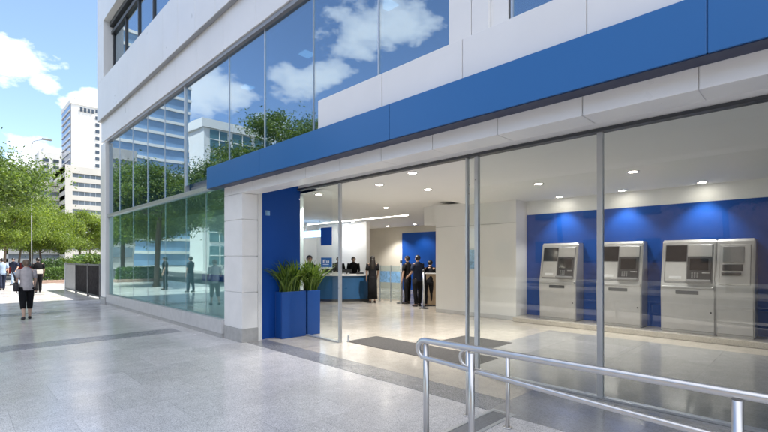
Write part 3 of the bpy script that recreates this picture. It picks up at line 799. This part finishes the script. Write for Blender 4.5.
wom = person('person in a pale top and cropped dark trousers walking away on the pavement', (1.5, 15.35, .0), NY+.03, 1.62, 'cloth_lilac', 'cloth_black', 'skin_pale', 'hair_brown',
       False, ((.2, .12), (-.16, .2)), ((.22, .35), (-.05, .3)), None, .45, 'short', True, .03)
# her hair knot (part of her) and shoulder bag
MB().ell((0, .105, 1.60*1.62/1.7), (.036, .045, .05)).build('hair_knot', 'hair_brown', wom, False)
b = thing('shoulder_bag', 'dark shoulder bag hanging at the left side of the walker in the pale top', 'bag', (1.28, 15.36, .78), wom.rotation_euler.z)
MB().rings([[(.05*sx*u, .15*v_*u, zz) for sx, v_ in ((-1, -.8), (1, -.8), (1.2, 0), (1, .8), (-1, .8), (-1.2, 0))] for zz, u in ((0, .9), (.06, 1.05), (.17, 1), (.23, .8))], True).build('pouch', 'leather', b, False)
MB().tube([(0, -.1, .21), (.03, -.085, .4), (.1, -.03, .6), (.1, .04, .6), (.03, .095, .4), (0, .1, .21)], .011, 8).build('strap', 'leather', b, False)
man = person('person in a dark t-shirt and dark trousers walking away ahead of the pale-topped walker', (3.1, 27.2, 0), NY, 1.7, 'cloth_black', 'cloth_black', 'skin', 'hair_dark', False, ((.15, .05), (-.12, .15)), ((.15, .3), (.0, 1.2)))
o = MB().box(-.2, .12, .0, .07, 0, .2, .02, seg=2).build('parcel', 'bag_cream'); o.location = (3.14, 26.93, .93)
tag(o, 'pale parcel held at the waist of the person in the dark t-shirt', 'parcel')
person('person in a light blue shirt walking at the left edge of the picture', (1.98, 30.5, 0), NY+.1, 1.68, 'cloth_blue', 'cloth_navy', 'skin', 'hair_dark', False, ((.25, .1), (-.2, .2)), ((-.2, .2), (.25, .3)))
person('person in dark clothes leaning forward beside the blue-shirted walker, farther off', (2.95, 36.0, 0), -PI/2-.5, 1.7, 'cloth_navy', 'cloth_blue', 'skin', 'hair_dark', False, ((.25, .1), (-.15, .1)), ((.3, .7), (.2, .6)), lean=.25)
person('distant person in a white top on the far pavement between the tree trunks', (5.3, 47.0, -.1), -PI/2, 1.65, 'cloth_white', 'cloth_navy', 'skin_pale', 'hair_brown', False, ((.1, .0), (-.1, .1)))
# people who show as reflections in the tall glass
person('person in a black shirt mirrored in the tall glass, farther from the column', (0.0, 25.0, 0), .3, 1.74, 'cloth_black', 'cloth_black', legs=((.05, 0), (-.05, .05)), group='people mirrored in the tall glass')
person('person in a navy shirt mirrored in the tall glass, nearer the column', (-.3, 22.3, 0), .9, 1.76, 'cloth_navy', 'cloth_navy', legs=((.12, .05), (-.1, .1)), group='people mirrored in the tall glass')
# inside
FC = -3*PI/4   # towards the camera
person('person with long dark hair and long black dress at the reception desk, back turned', at(16.35, 372.5, .008), PI/4+.15, 1.74, 'cloth_black', 'cloth_black', 'skin', 'hair_dark', .28, ((.02, 0), (-.02, 0)), ((.15, .6), (.1, .2)), .15, None, 'short', True)
person('clerk in black behind the desk, partly cut by the glass door edge', at(18.4, 338.5, .008), FC+.4, 1.72, 'cloth_black', 'cloth_black', 'skin', 'hair_dark', False, arms=((.35, 1.0), (.35, 1.0)), sleeve='long')
person('clerk in black facing the camera behind the middle of the reception desk', at(18.3, 353.5, .008), FC, 1.72, 'cloth_black', 'cloth_black', 'skin', 'hair_dark', False, arms=((.4, .9), (.3, 1.0)), sleeve='long')
person('dark-dressed person standing behind the ferns, seen through the fixed glass pane', at(13.6, 309.5, .008), FC+.5, 1.74, 'cloth_black', 'cloth_black', 'skin', 'hair_dark', False)
person('man in dark clothes at the left of the three waiting, beside the tall queue post', at(16.0, 407.3, .008), PI/2+.2, 1.74, 'cloth_black', 'cloth_black', 'skin', 'hair_dark', False)
person('man in a navy shirt standing in the middle of the three waiting, feet apart', at(15.2, 417.6, .008), PI/4+.6, 1.76, 'cloth_navy', 'cloth_black', 'skin', 'hair_dark', False, ((.06, 0), (-.06, .04)), ((.1, .5), (.1, .9)), spread=.12)
person('shorter person in black leaning over the wooden counter, right of the waiting men', at(15.2, 428.6, .008), PI/4-.4, 1.58, 'cloth_black', 'cloth_black', 'skin', 'hair_dark', False, ((.1, .05), (-.08, .1)), ((.5, .8), (.5, .8)), lean=.3)
for o in SC.objects:
    if '_hand' in o: del o['_hand']

# ------------------------------------------------------------------ vegetation
def tree_meshes(seed, h, cr, chh, n_clump, per, leaf, flat=.75, trunk_r=.13, open_=.3):
    r = random.Random(seed)
    zc = h-chh
    # branch tips
    tips = []
    while len(tips) < n_clump:
        u = Vector((r.uniform(-1, 1), r.uniform(-1, 1), r.uniform(-.75, 1)))
        if u.length > 1 or u.length < open_: continue
        wob = 1+.3*mnoise.noise(u*2+Vector((seed*3.1, 0, 0)))
        p = Vector((u.x*cr*wob, u.y*cr*wob, zc+u.z*chh*wob*(flat if u.z < 0 else 1)))
        tips.append(p)
    m = MB()
    fork = zc-chh*.6
    lean = Vector((r.uniform(-.25, .25), r.uniform(-.25, .25), 0))
    base_pts = [Vector((0, 0, -.05)), Vector((0, 0, .25))+lean*.1, Vector((0, 0, fork*.6))+lean*.6, Vector((0, 0, fork))+lean, Vector((0, 0, zc+chh*.2))+lean*1.3, Vector((0, 0, zc+chh*.6))+lean*1.2]
    m.tube(base_pts, [trunk_r*1.5, trunk_r*1.05, trunk_r*.9, trunk_r*.8, trunk_r*.45, trunk_r*.15], 12)
    for i, p in enumerate(tips):
        if i % 2 and n_clump > 30: continue
        s = Vector((0, 0, fork+r.uniform(-.1, .5)*chh))+lean
        q = s.lerp(p, .5)+Vector((0, 0, -.06*cr+r.uniform(-.1, .2)))
        m.tube([s, q, p], [trunk_r*.38, trunk_r*.22, trunk_r*.06], 6)
    vs, fs = [], []
    for p in tips:
        cs = r.uniform(.55, 1.15)*cr*.24
        out = (p-Vector((0, 0, zc-.2*chh))).normalized()
        for i in range(int(per*r.uniform(.6, 1.3))):
            g = Vector((r.gauss(0, 1), r.gauss(0, 1), r.gauss(0, .55)))*cs*.75
            c = p+g
            n_ = (Vector((r.gauss(0, 1), r.gauss(0, 1), r.gauss(.6, .8)))+out*.4).normalized()
            a = n_.orthogonal().normalized(); a.rotate(Matrix.Rotation(r.uniform(0, 6.28), 3, n_)); b = n_.cross(a)
            s = leaf*r.uniform(.6, 1.3)
            k = len(vs)
            vs += [c-a*s, c+b*s*.42-n_*s*.08, c+a*s-n_*s*.2, c-b*s*.42-n_*s*.08]
            fs.append((k, k+1, k+2, k+3))
    me = bpy.data.meshes.new('crown'); me.from_pydata([tuple(v) for v in vs], [], fs)
    return m, me
def tree(label, seed, loc, h, cr, chh, n, per, leaf, mat, group, rz=0, tr_=.13, open_=.3):
    t = thing('tree', label, 'tree', loc, rz, group)
    m, me = tree_meshes(seed, h, cr, chh, n, per, leaf, trunk_r=tr_, open_=open_)
    m.build('trunk', 'bark', t, False); link('crown', me, mat, t, False)
    return t
G1 = 'street trees along the pavement'
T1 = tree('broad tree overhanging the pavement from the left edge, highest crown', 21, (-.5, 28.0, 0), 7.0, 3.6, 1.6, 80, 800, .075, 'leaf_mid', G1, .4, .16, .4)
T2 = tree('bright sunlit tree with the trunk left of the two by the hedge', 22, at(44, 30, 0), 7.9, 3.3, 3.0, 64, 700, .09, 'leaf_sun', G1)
T3 = dup(T2, at(39, 43, 0), 2.1, 'bright sunlit tree standing right behind the hedge', G1, (.74, .74, .78))
T4 = tree('slim-trunked tree between the hedge and the building corner', 24, at(46, 80, 0), 6.9, 2.7, 2.5, 52, 600, .088, 'leaf_sun', G1)
T5 = dup(T4, at(58, 91, 0), 1.3, 'farther pale-green tree seen close beside the corner post', G1, (.95, .95, 1.0))
T6 = dup(T2, at(31, 4, 0), 4.2, 'lush low tree cut by the left edge of the picture', G1, (.7, .7, .82))
T7 = dup(T4, at(80, 30, 0), 3.3, 'distant tree across the road behind the hedge trees', G1, (1.4, 1.4, 1.3))
T8 = dup(T2, at(75, 18, 0), 5.3, 'distant tree across the road at the far left', G1, (1.3, 1.3, 1.1))
G2 = 'trees mirrored in the glass'
T9 = tree('tree mirrored in the upper glass just above the blue fascia', 31, (-2.9, 18.7, 0), 8.6, 2.9, 2.6, 60, 650, .07, 'leaf_mid', G2, 0, .14)
dup(T9, (-3.6, 16.0, 0), 1.9, 'smaller tree mirrored in the upper glass right of the fascia tree', G2, (.7, .7, .9))
dup(T2, (-2.6, 34.5, 0), .9, 'bright tree mirrored in the tall glass beside the corner post', G2, (1, 1, 1.05))
dup(T4, (-2.2, 42, 0), .5, 'farther tree mirrored in the tall glass low by the corner post', G2, (1.15, 1.15, 1.1))
dup(T9, (-15, 48, 0), 2.9, 'tree across the street mirrored in the middle of the tall glass', G2, (1.2, 1.2, 1.0))
dup(T9, (-15.5, 36, 0), 3.9, 'tree across the street mirrored near the column', G2, (1.1, 1.1, .95))
def bush_mesh(seed, x0, x1, y0, y1, z0, z1, n, leaf, rough=.06):
    r = random.Random(seed); vs, fs = [], []
    for i in range(n):
        c = Vector((r.uniform(x0, x1), r.uniform(y0, y1), r.uniform(z0, z1)))
        f = r.random()
        if f < .35: c.z = z1+r.gauss(0, rough)
        elif f < .6: c.y = y0+r.gauss(0, rough)
        elif f < .8: c.x = (x0 if r.random() < .7 else x1)+r.gauss(0, rough)
        n_ = Vector((r.gauss(0, 1), r.gauss(-.3, 1), r.gauss(.5, .8))).normalized()
        a = n_.orthogonal().normalized(); a.rotate(Matrix.Rotation(r.uniform(0, 6.28), 3, n_)); b = n_.cross(a)
        s = leaf*r.uniform(.6, 1.3); k = len(vs)
        vs += [c-a*s, c+b*s*.5, c+a*s, c-b*s*.5]; fs.append((k, k+1, k+2, k+3))
    me = bpy.data.meshes.new('leaves'); me.from_pydata([tuple(v) for v in vs], [], fs); return me
hp = at(30.5, 56.5)
t = thing('hedge', 'clipped green hedge in a low stone bed at the end of the pavement', 'hedge', hp)
t0h = t; t['group'] = 'clipped hedges'
o = link('leaves', bush_mesh(4, -1.3, 1.5, -.35, .35, .2, .95, 7000, .055), 'hedge_leaf', t, False)
m = MB()
for k in range(14): m.tube([(-1.2+k*.2, 0, .1), (-1.2+k*.2+.05, .05, .5), (-1.2+k*.2, 0, .85)], [.02, .015, .006], 6)
m.build('stems', 'bark', t, False)
MB().box(-1.45, 1.65, -.5, .5, 0, .2, .02).build('bed_kerb', 'brick', t, False)
for i, (px, d, w, hh, l) in enumerate(((52, 36, 1.4, 1.35, 'loose dark shrub behind the clipped hedge'), (86, 30, 1.3, 1.65, 'green shrub rising behind the dark railing'), (97, 24, 1.1, 1.6, 'leafy shrub behind the railing beside the corner post'), (70, 41, 1.8, 1.5, 'bushy shrub at the kerb beyond the railing'))):
    p = at(d, px); t = thing('shrub', l, 'shrub', p, 0, 'shrubs beyond the railing')
    r = random.Random(40+i); vs = []
    m = MB()
    for k in range(9): a = r.uniform(0, 6.28); m.tube([(0, 0, 0), (.2*math.cos(a), .2*math.sin(a), hh*.5), (.5*w*math.cos(a)*.8, .5*w*math.sin(a)*.8, hh*.85)], [.025, .016, .005], 6)
    m.build('stems', 'bark', t, False)
    me = bush_mesh(60+i, -w*.5, w*.5, -w*.4, w*.4, .25, hh, 2600, .075, .16)
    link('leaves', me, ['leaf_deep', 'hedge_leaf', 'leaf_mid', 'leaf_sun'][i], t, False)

# ------------------------------------------------------------------ railing beside the building corner
FN = thing('railing', 'low dark metal railing with solid panels standing beyond the building corner', 'fence', (4.4, 24.6, 0))
ys = [20.9, 23.1, 25.7, 28.4]
for i, y in enumerate(ys): MB().box(4.36, 4.44, y-.05, y+.05, 0, 1.46, .006).build('post', 'dark_frame' if i != 3 else 'alu', FN)
for i, (a, b) in enumerate(zip(ys[:-1], ys[1:])):
    p = MB().box(4.385, 4.415, a+.06, b-.06, .14, 1.36).build('panel', ['panel_dark', 'panel_dark', 'grey_plastic'][i], FN)
    MB().box(4.37, 4.43, a+.05, b-.05, 1.37, 1.43, .004).box(4.37, 4.43, a+.05, b-.05, .07, .13, .004).build('rail', 'dark_frame', FN)
dup(t0h, (-1.75, 35.5, 0), 0, 'clipped hedge by the kerb, mirrored low in the tall glass', 'clipped hedges')
# street lamp far off
p = at(26.4, 31.5)
SLp = thing('street_lamp', 'tall thin street lamp rising above the trees at the left', 'street lamp', p)
MB().lathe([(.07, 0), (.065, .6), (.028, .65), (.017, 8.6)], (0, 0, 0), 12).build('pole', 'grey_plastic', SLp, False)
MB().tube([(0, 0, 8.55), (.1, -.05, 8.8), (.5, -.25, 8.95)],   .02, 8).build('arm', 'grey_plastic', SLp, False)
MB().box(.45, .95, -.5, -.2, 8.92, 9.0, .03, seg=2).build('lamp_head', 'grey_plastic', SLp, False)

# ------------------------------------------------------------------ parked cars beyond the hedge
def car(label, loc, rz, paint):
    t = thing('parked_car', label, 'car', loc, rz, 'cars on the far road')
    prof = [(-2.15, .35), (-2.2, .6), (-2.1, .92), (-1.5, .98), (-.9, 1.42), (.55, 1.46), (1.3, 1.0), (2.0, .86), (2.2, .6), (2.15, .32)]
    m = MB().prism(prof, -.84, .84, 'y')
    bmesh.ops.bevel(m.bm, geom=list(m.bm.edges), offset=.06, segments=2, affect='EDGES')
    m.build('body', paint, t, False)
    for s in (-1, 1):
        MB().prism([(-1.35, 1.0), (-.86, 1.36), (-.2, 1.39), (-.2, 1.0)], s*.835, s*.846, 'y').build('side_window', 'window_dark', t, False)
        MB().prism([(-.12, 1.0), (-.12, 1.39), (.5, 1.4), (1.12, 1.02)], s*.835, s*.846, 'y').build('side_window', 'window_dark', t, False)
    Mw = Matrix.Translation((.95, 0, 1.24)) @ Matrix.Rotation(math.atan2(.46, .75), 4, 'Y')
    MB().box(-.36, .36, -.7, .7, -.02, .02, mat=Mw).build('windscreen', 'window_dark', t, False)
    for x in (-1.35, 1.35):
        for s in (-1, 1):
            w = MB().tube([(x, s*.68, .32), (x, s*.86, .32)], .32, 20).build('wheel', 'rubber', t, False)
            MB().tube([(x, s*.85, .32), (x, s*.875, .32)], .19, 14).build('rim', 'alu', w, False)
    for s in (-1, 1):
        MB().box(2.1, 2.2, s*.5, s*.78, .62, .76, .02).build('headlight', 'clear_lens', t, False)
        MB().box(-2.2, -2.12, s*.5, s*.78, .68, .84, .02).build('tail_light', 'red_lens', t, False)
    return t
car('white car on the road beyond the railing and shrubs', at(41.5, 73, -.12), .15, 'car_white')
car('pale car on the far road seen left of the walkers', at(46, 6, -.12), 0, 'car_white')
car('dark grey car parked between the tree trunks', at(50, 50, -.12), PI, 'car_grey')
car('red car on the far road behind the blue-shirted walker', at(43.5, 22, -.12), 0, 'car_red')

# ------------------------------------------------------------------ distant buildings
def win_copies(mb, n, mat, parent, offs):
    o = mb.build('window', mat, parent, False)
    for d in offs[1:]:
        c = o.copy(); COL.objects.link(c); c.parent = parent; c.location = Vector(d)
    o.location = Vector(offs[0])
OB = thing('office_block', 'long beige office block with horizontal window strips behind the trees', 'building', (45, 200, 0))
m = MB(); 
X0, X1, Y0 = -15.0, 30.0, -5.0
for k in range(11):
    z = k*3.35; m.box(X0, X1, Y0, 20, z, z+1.75, .03)
m.box(X0, X0+2.2, Y0-.4, 20, 0, 36.2); m.box(X0, X1, Y0-.25, 20, 33.4, 36.0)
m.build('wall', 'beige_block', OB, False)
for k in range(10):
    z = k*3.35+1.75
    m = MB().box(X0+2.2, X1, Y0+.5, Y0+.8, z, z+1.6)
    for j in range(24): m.box(X0+2.4+j*1.8, X0+2.5+j*1.8, Y0+.42, Y0+.505, z, z+1.6, mi=1)
    m.build('window', ['window_strip', 'alu'], OB, False)
WB = thing('office_wing', 'lower wing of the office block set back at its left, half behind leaves', 'building', (24, 210, 0))
m = MB()
for k in range(9): m.box(-9, 6.5, -4, 14, k*3.4, k*3.4+1.8)
m.box(-9, 6.5, -4.2, 14, 29.5, 30.8); m.box(-9, 6.5, -3, 14, 0, 30)
m.build('wall', 'beige_block', WB, False)
for k in range(8): MB().box(-8.8, 6.3, -3.3, -3.05, k*3.4+1.8, k*3.4+3.4).build('window', 'window_strip', WB, False)
TW = thing('tower_block', 'tall white residential tower with a blue glazed side above the office block', 'building', (43, 235, 0))
x0, x1 = -5.5, 8.0
MB().box(x0, x1, -6, 16, 0, 70.5).box(x0-.3, x1+.3, -6.3, 16.3, 69.2, 71.2).box(x0+2, x0+7, -2, 8, 71.2, 73.5).build('wall', 'tower_white', TW, False)
offs = [(4.1, 0, 3+k*3.05) for k in range(22)] + [(7.0, 0, 3+k*3.05) for k in range(22)]
win_copies(MB().box(-.75, .75, -6.2, -5.8, 0, 1.5), 0, 'window_dark', TW, offs)
w = MB()
MB().box(x0-.25, x0+.02, -4.5, 15, 1, 69).build('glazed_side', 'window_blue', TW, False)
for k in range(22): MB().box(x0-.6, x0-.25, -5.4, 14, 2.0+k*3.05, 2.5+k*3.05).build('balcony', 'tower_white', TW, False)
for q in range(4): MB().box(-2.4+q*1.4, -1.5+q*1.4, -6.35, -6.2, 66.3, 68.2).build('louvre', 'window_dark', TW, False)
ST = thing('distant_flats', 'small pale block of flats peeping out left of the white tower', 'building', (35.5, 262, 0))
MB().box(-6, 8, -5, 10, 0, 52).box(-4, 2, -3, 5, 52, 54.5).build('wall', 'tower_white', ST, False)
win_copies(MB().box(-1.1, 1.1, -5.2, -4.9, 0, 1.5), 0, 'window_dark', ST, [(x, 0, 4+k*3.1) for k in range(15) for x in (-3.3, .6, 4.6)])
# across the street: what the glass mirrors
RA = thing('glass_office', 'blue glass office tower with white floor bands, mirrored in the tall glass', 'building', (-27, 125, 0))
MB().box(-11, 9.5, -5, 20, 0, 58).build('glass_wall', 'window_pale', RA, False)
for k in range(17): MB().box(-11.2, 9.7, -5.35, 19, 3+k*3.4, 3.7+k*3.4).build('floor_band', 'tower_white', RA, False)
RC = thing('grey_office', 'low grey office with a flat roof, mirrored behind the trees in the tall glass', 'building', (-16, 98, 0))
MB().box(-1, 9, -5, 3, 0, 21).box(-1.3, 9.3, -5.4, 3.3, 20.3, 22.3).build('wall', 'concrete', RC, False)
for k in range(6): MB().box(-.6, 8.6, -5.2, -4.95, 2+k*3.5, 3.9+k*3.5).build('window', 'window_strip', RC, False)
RB = thing('white_house', 'white block with paired windows, mirrored in the tall glass above the transom', 'building', (-21.4, 66, 0))
MB().box(-6.5, 4.5, -5, 0, 0, 20.8).box(-6.8, 4.8, -5.3, .3, 20.2, 21.4).build('wall', 'tower_white', RB, False)
win_copies(MB().box(-1.35, 1.35, -5.12, -4.85, 0, 2.7).box(-.05, .05, -5.2, -5.12, 0, 2.7, mi=1).box(-1.35, 1.35, -5.2, -5.125, 1.3, 1.42, mi=1), 0, ['window_teal', 'tower_white'], RB, [(x, 0, .8+k*3.3) for k in range(6) for x in (-4.6, -1.3, 2.2)])

OPB = thing('brick_terrace', 'long dull brick terrace across the street, mirrored faintly in the shop glass', 'building', (-32, 4, 0))
MB().box(-6, 6, -34, 20, 0, 13).box(-6.3, 6.3, -34.3, 20.3, 12.6, 13.6).build('wall', 'terrace_brick', OPB, False)
win_copies(MB().box(5.8, 6.08, -.8, .8, 0, 1.7), 0, 'window_dark', OPB, [(0, y, 1.5+3.6*k) for k in range(3) for y in range(-31, 19, 4)])
for i, (y, rz, sc) in enumerate(((-20, .3, 1.05), (-12.5, 1.2, .95), (-5, 2.2, 1.1), (3, 3.1, 1.0), (11, 4.0, 1.1), (19, 5.0, .95))):
    dup(T9, (-15.5, y, 0), rz, ['tree across the street before the brick terrace, mirrored beyond the right edge', 'tree across the street mirrored in the pane at the right edge',
        'tree across the street mirrored over the widest cash machine', 'tree across the street mirrored beside the middle mullion', 'tree across the street mirrored left of the middle mullion',
        'tree across the street mirrored by the open entrance'][i], G2, (sc, sc, sc*.95))
# ------------------------------------------------------------------ sky and sun
SUN = Vector((.93, -.36, 0)).normalized()*math.cos(math.radians(60)) + Vector((0, 0, math.sin(math.radians(60))))
w = bpy.data.worlds.new('World'); SC.world = w; w.use_nodes = True
nt = w.node_tree; nt.nodes.clear()
out = nd(nt, 'ShaderNodeOutputWorld'); bg = nd(nt, 'ShaderNodeBackground'); nt.links.new(bg.outputs[0], out.inputs[0])
sky = nd(nt, 'ShaderNodeTexSky', sky_type='NISHITA'); sky.sun_disc = False
sky.sun_elevation = math.radians(60); sky.sun_rotation = math.atan2(SUN.x, SUN.y)
sky.air_density = .8; sky.dust_density = .6; sky.ozone_density = 1.0
gen = texco(nt, 'Generated')
nv = nd(nt, 'ShaderNodeVectorMath', operation='NORMALIZE'); nt.links.new(gen, nv.inputs[0])
blobs = [((.10, 1.29, .44), .06), ((.155, 1.27, .41), .035), ((.225, 1.19, .36), .04), ((.15, 1.27, .20), .08), ((.32, 1.1, .2), .08),
         ((-.40, .99, .375), .085), ((-.33, 1.02, .345), .05), ((-.56, .85, .395), .055), ((-.52, .88, .30), .05), ((-.62, .80, .43), .05), ((-.67, .74, .52), .08), ((-.74, .69, .55), .07), ((-.66, .78, .34), .045), ((-.26, 1.1, .22), .06),
         ((-1.0, -.45, .9), .4), ((-.6, -.9, 1.2), .4), ((-.3, -.2, 1.3), .45), ((.5, -.3, 1.3), .4), ((-.2, -1, .5), .4), ((.8, -.9, .8), .35), ((-1.0, .1, 1.3), .3), ((-.2, .5, 1.6), .25)]  # big unseen clouds overhead and behind, added to whiten and lift the shade light
acc = None
for c, r in blobs:
    c = Vector(c).normalized()
    df = nd(nt, 'ShaderNodeVectorMath', operation='SUBTRACT'); nt.links.new(nv.outputs[0], df.inputs[0]); df.inputs[1].default_value = c
    ml = nd(nt, 'ShaderNodeVectorMath', operation='MULTIPLY'); nt.links.new(df.outputs[0], ml.inputs[0]); ml.inputs[1].default_value = (1, 1, 1.75)
    ln = nd(nt, 'ShaderNodeVectorMath', operation='LENGTH'); nt.links.new(ml.outputs[0], ln.inputs[0])
    v = math_(nt, 'SUBTRACT', 1.0, math_(nt, 'DIVIDE', ln.outputs['Value'], r*1.15))
    acc = v if acc is None else math_(nt, 'MAXIMUM', acc, v)
nz = nd(nt, 'ShaderNodeTexNoise'); nz.inputs['Scale'].default_value = 13; nz.inputs['Detail'].default_value = 8; nz.inputs['Roughness'].default_value = .58
mp = nd(nt, 'ShaderNodeVectorMath', operation='MULTIPLY'); nt.links.new(nv.outputs[0], mp.inputs[0]); mp.inputs[1].default_value = (1, 1, 1.9)
nt.links.new(mp.outputs[0], nz.inputs['Vector'])
dens = math_(nt, 'ADD', math_(nt, 'MAXIMUM', acc, -1.2), math_(nt, 'MULTIPLY', math_(nt, 'SUBTRACT', nz.outputs[0], .5), 2.3))
mask = ramp(nt, dens, [(.0, (0, 0, 0)), (.25, (.55, .55, .55)), (.6, (.9, .9, .9)), (.9, (1, 1, 1))])
shade = ramp(nt, math_(nt, 'SUBTRACT', dens, math_(nt, 'MULTIPLY', nz.outputs[0], .3)), [(.0, (5.4, 5.5, 5.7)), (1.0, (4.6, 4.75, 5.1))])
# thin veil towards the horizon
sep = nd(nt, 'ShaderNodeSeparateXYZ'); nt.links.new(nv.outputs[0], sep.inputs[0])
col = mixc(nt, mask, sky.outputs[0], shade)
nt.links.new(col, bg.inputs[0]); bg.inputs[1].default_value = .13
sl = bpy.data.lights.new('sun', 'SUN'); sl.energy = 3.6; sl.angle = math.radians(.55); sl.color = (1, .955, .88)
so = bpy.data.objects.new('sun', sl); COL.objects.link(so); so.rotation_euler = SUN.to_track_quat('Z', 'Y').to_euler(); so.location = (30, -10, 40)

# ------------------------------------------------------------------ camera
cam = bpy.data.cameras.new('camera'); co = bpy.data.objects.new('camera', cam); COL.objects.link(co)
co.location = (0, 0, EYE); co.rotation_euler = (PI/2, 0, -PI/4)
cam.sensor_width = 36; cam.lens = 36*435/768; cam.shift_y = 43/768; cam.clip_end = 2000; cam.clip_start = .05
SC.camera = co
SC.view_settings.view_transform = 'Standard'; SC.view_settings.look = 'None'; SC.view_settings.gamma = 1
SC.view_settings.use_curve_mapping = False; SC.view_settings.exposure = 1.4
SC.render.engine = 'CYCLES'
SC.cycles.use_denoising = True; SC.cycles.max_bounces = 10; SC.cycles.transparent_max_bounces = 24; SC.cycles.glossy_bounces = 5
SC.cycles.sample_clamp_indirect = 8; SC.cycles.caustics_reflective = False
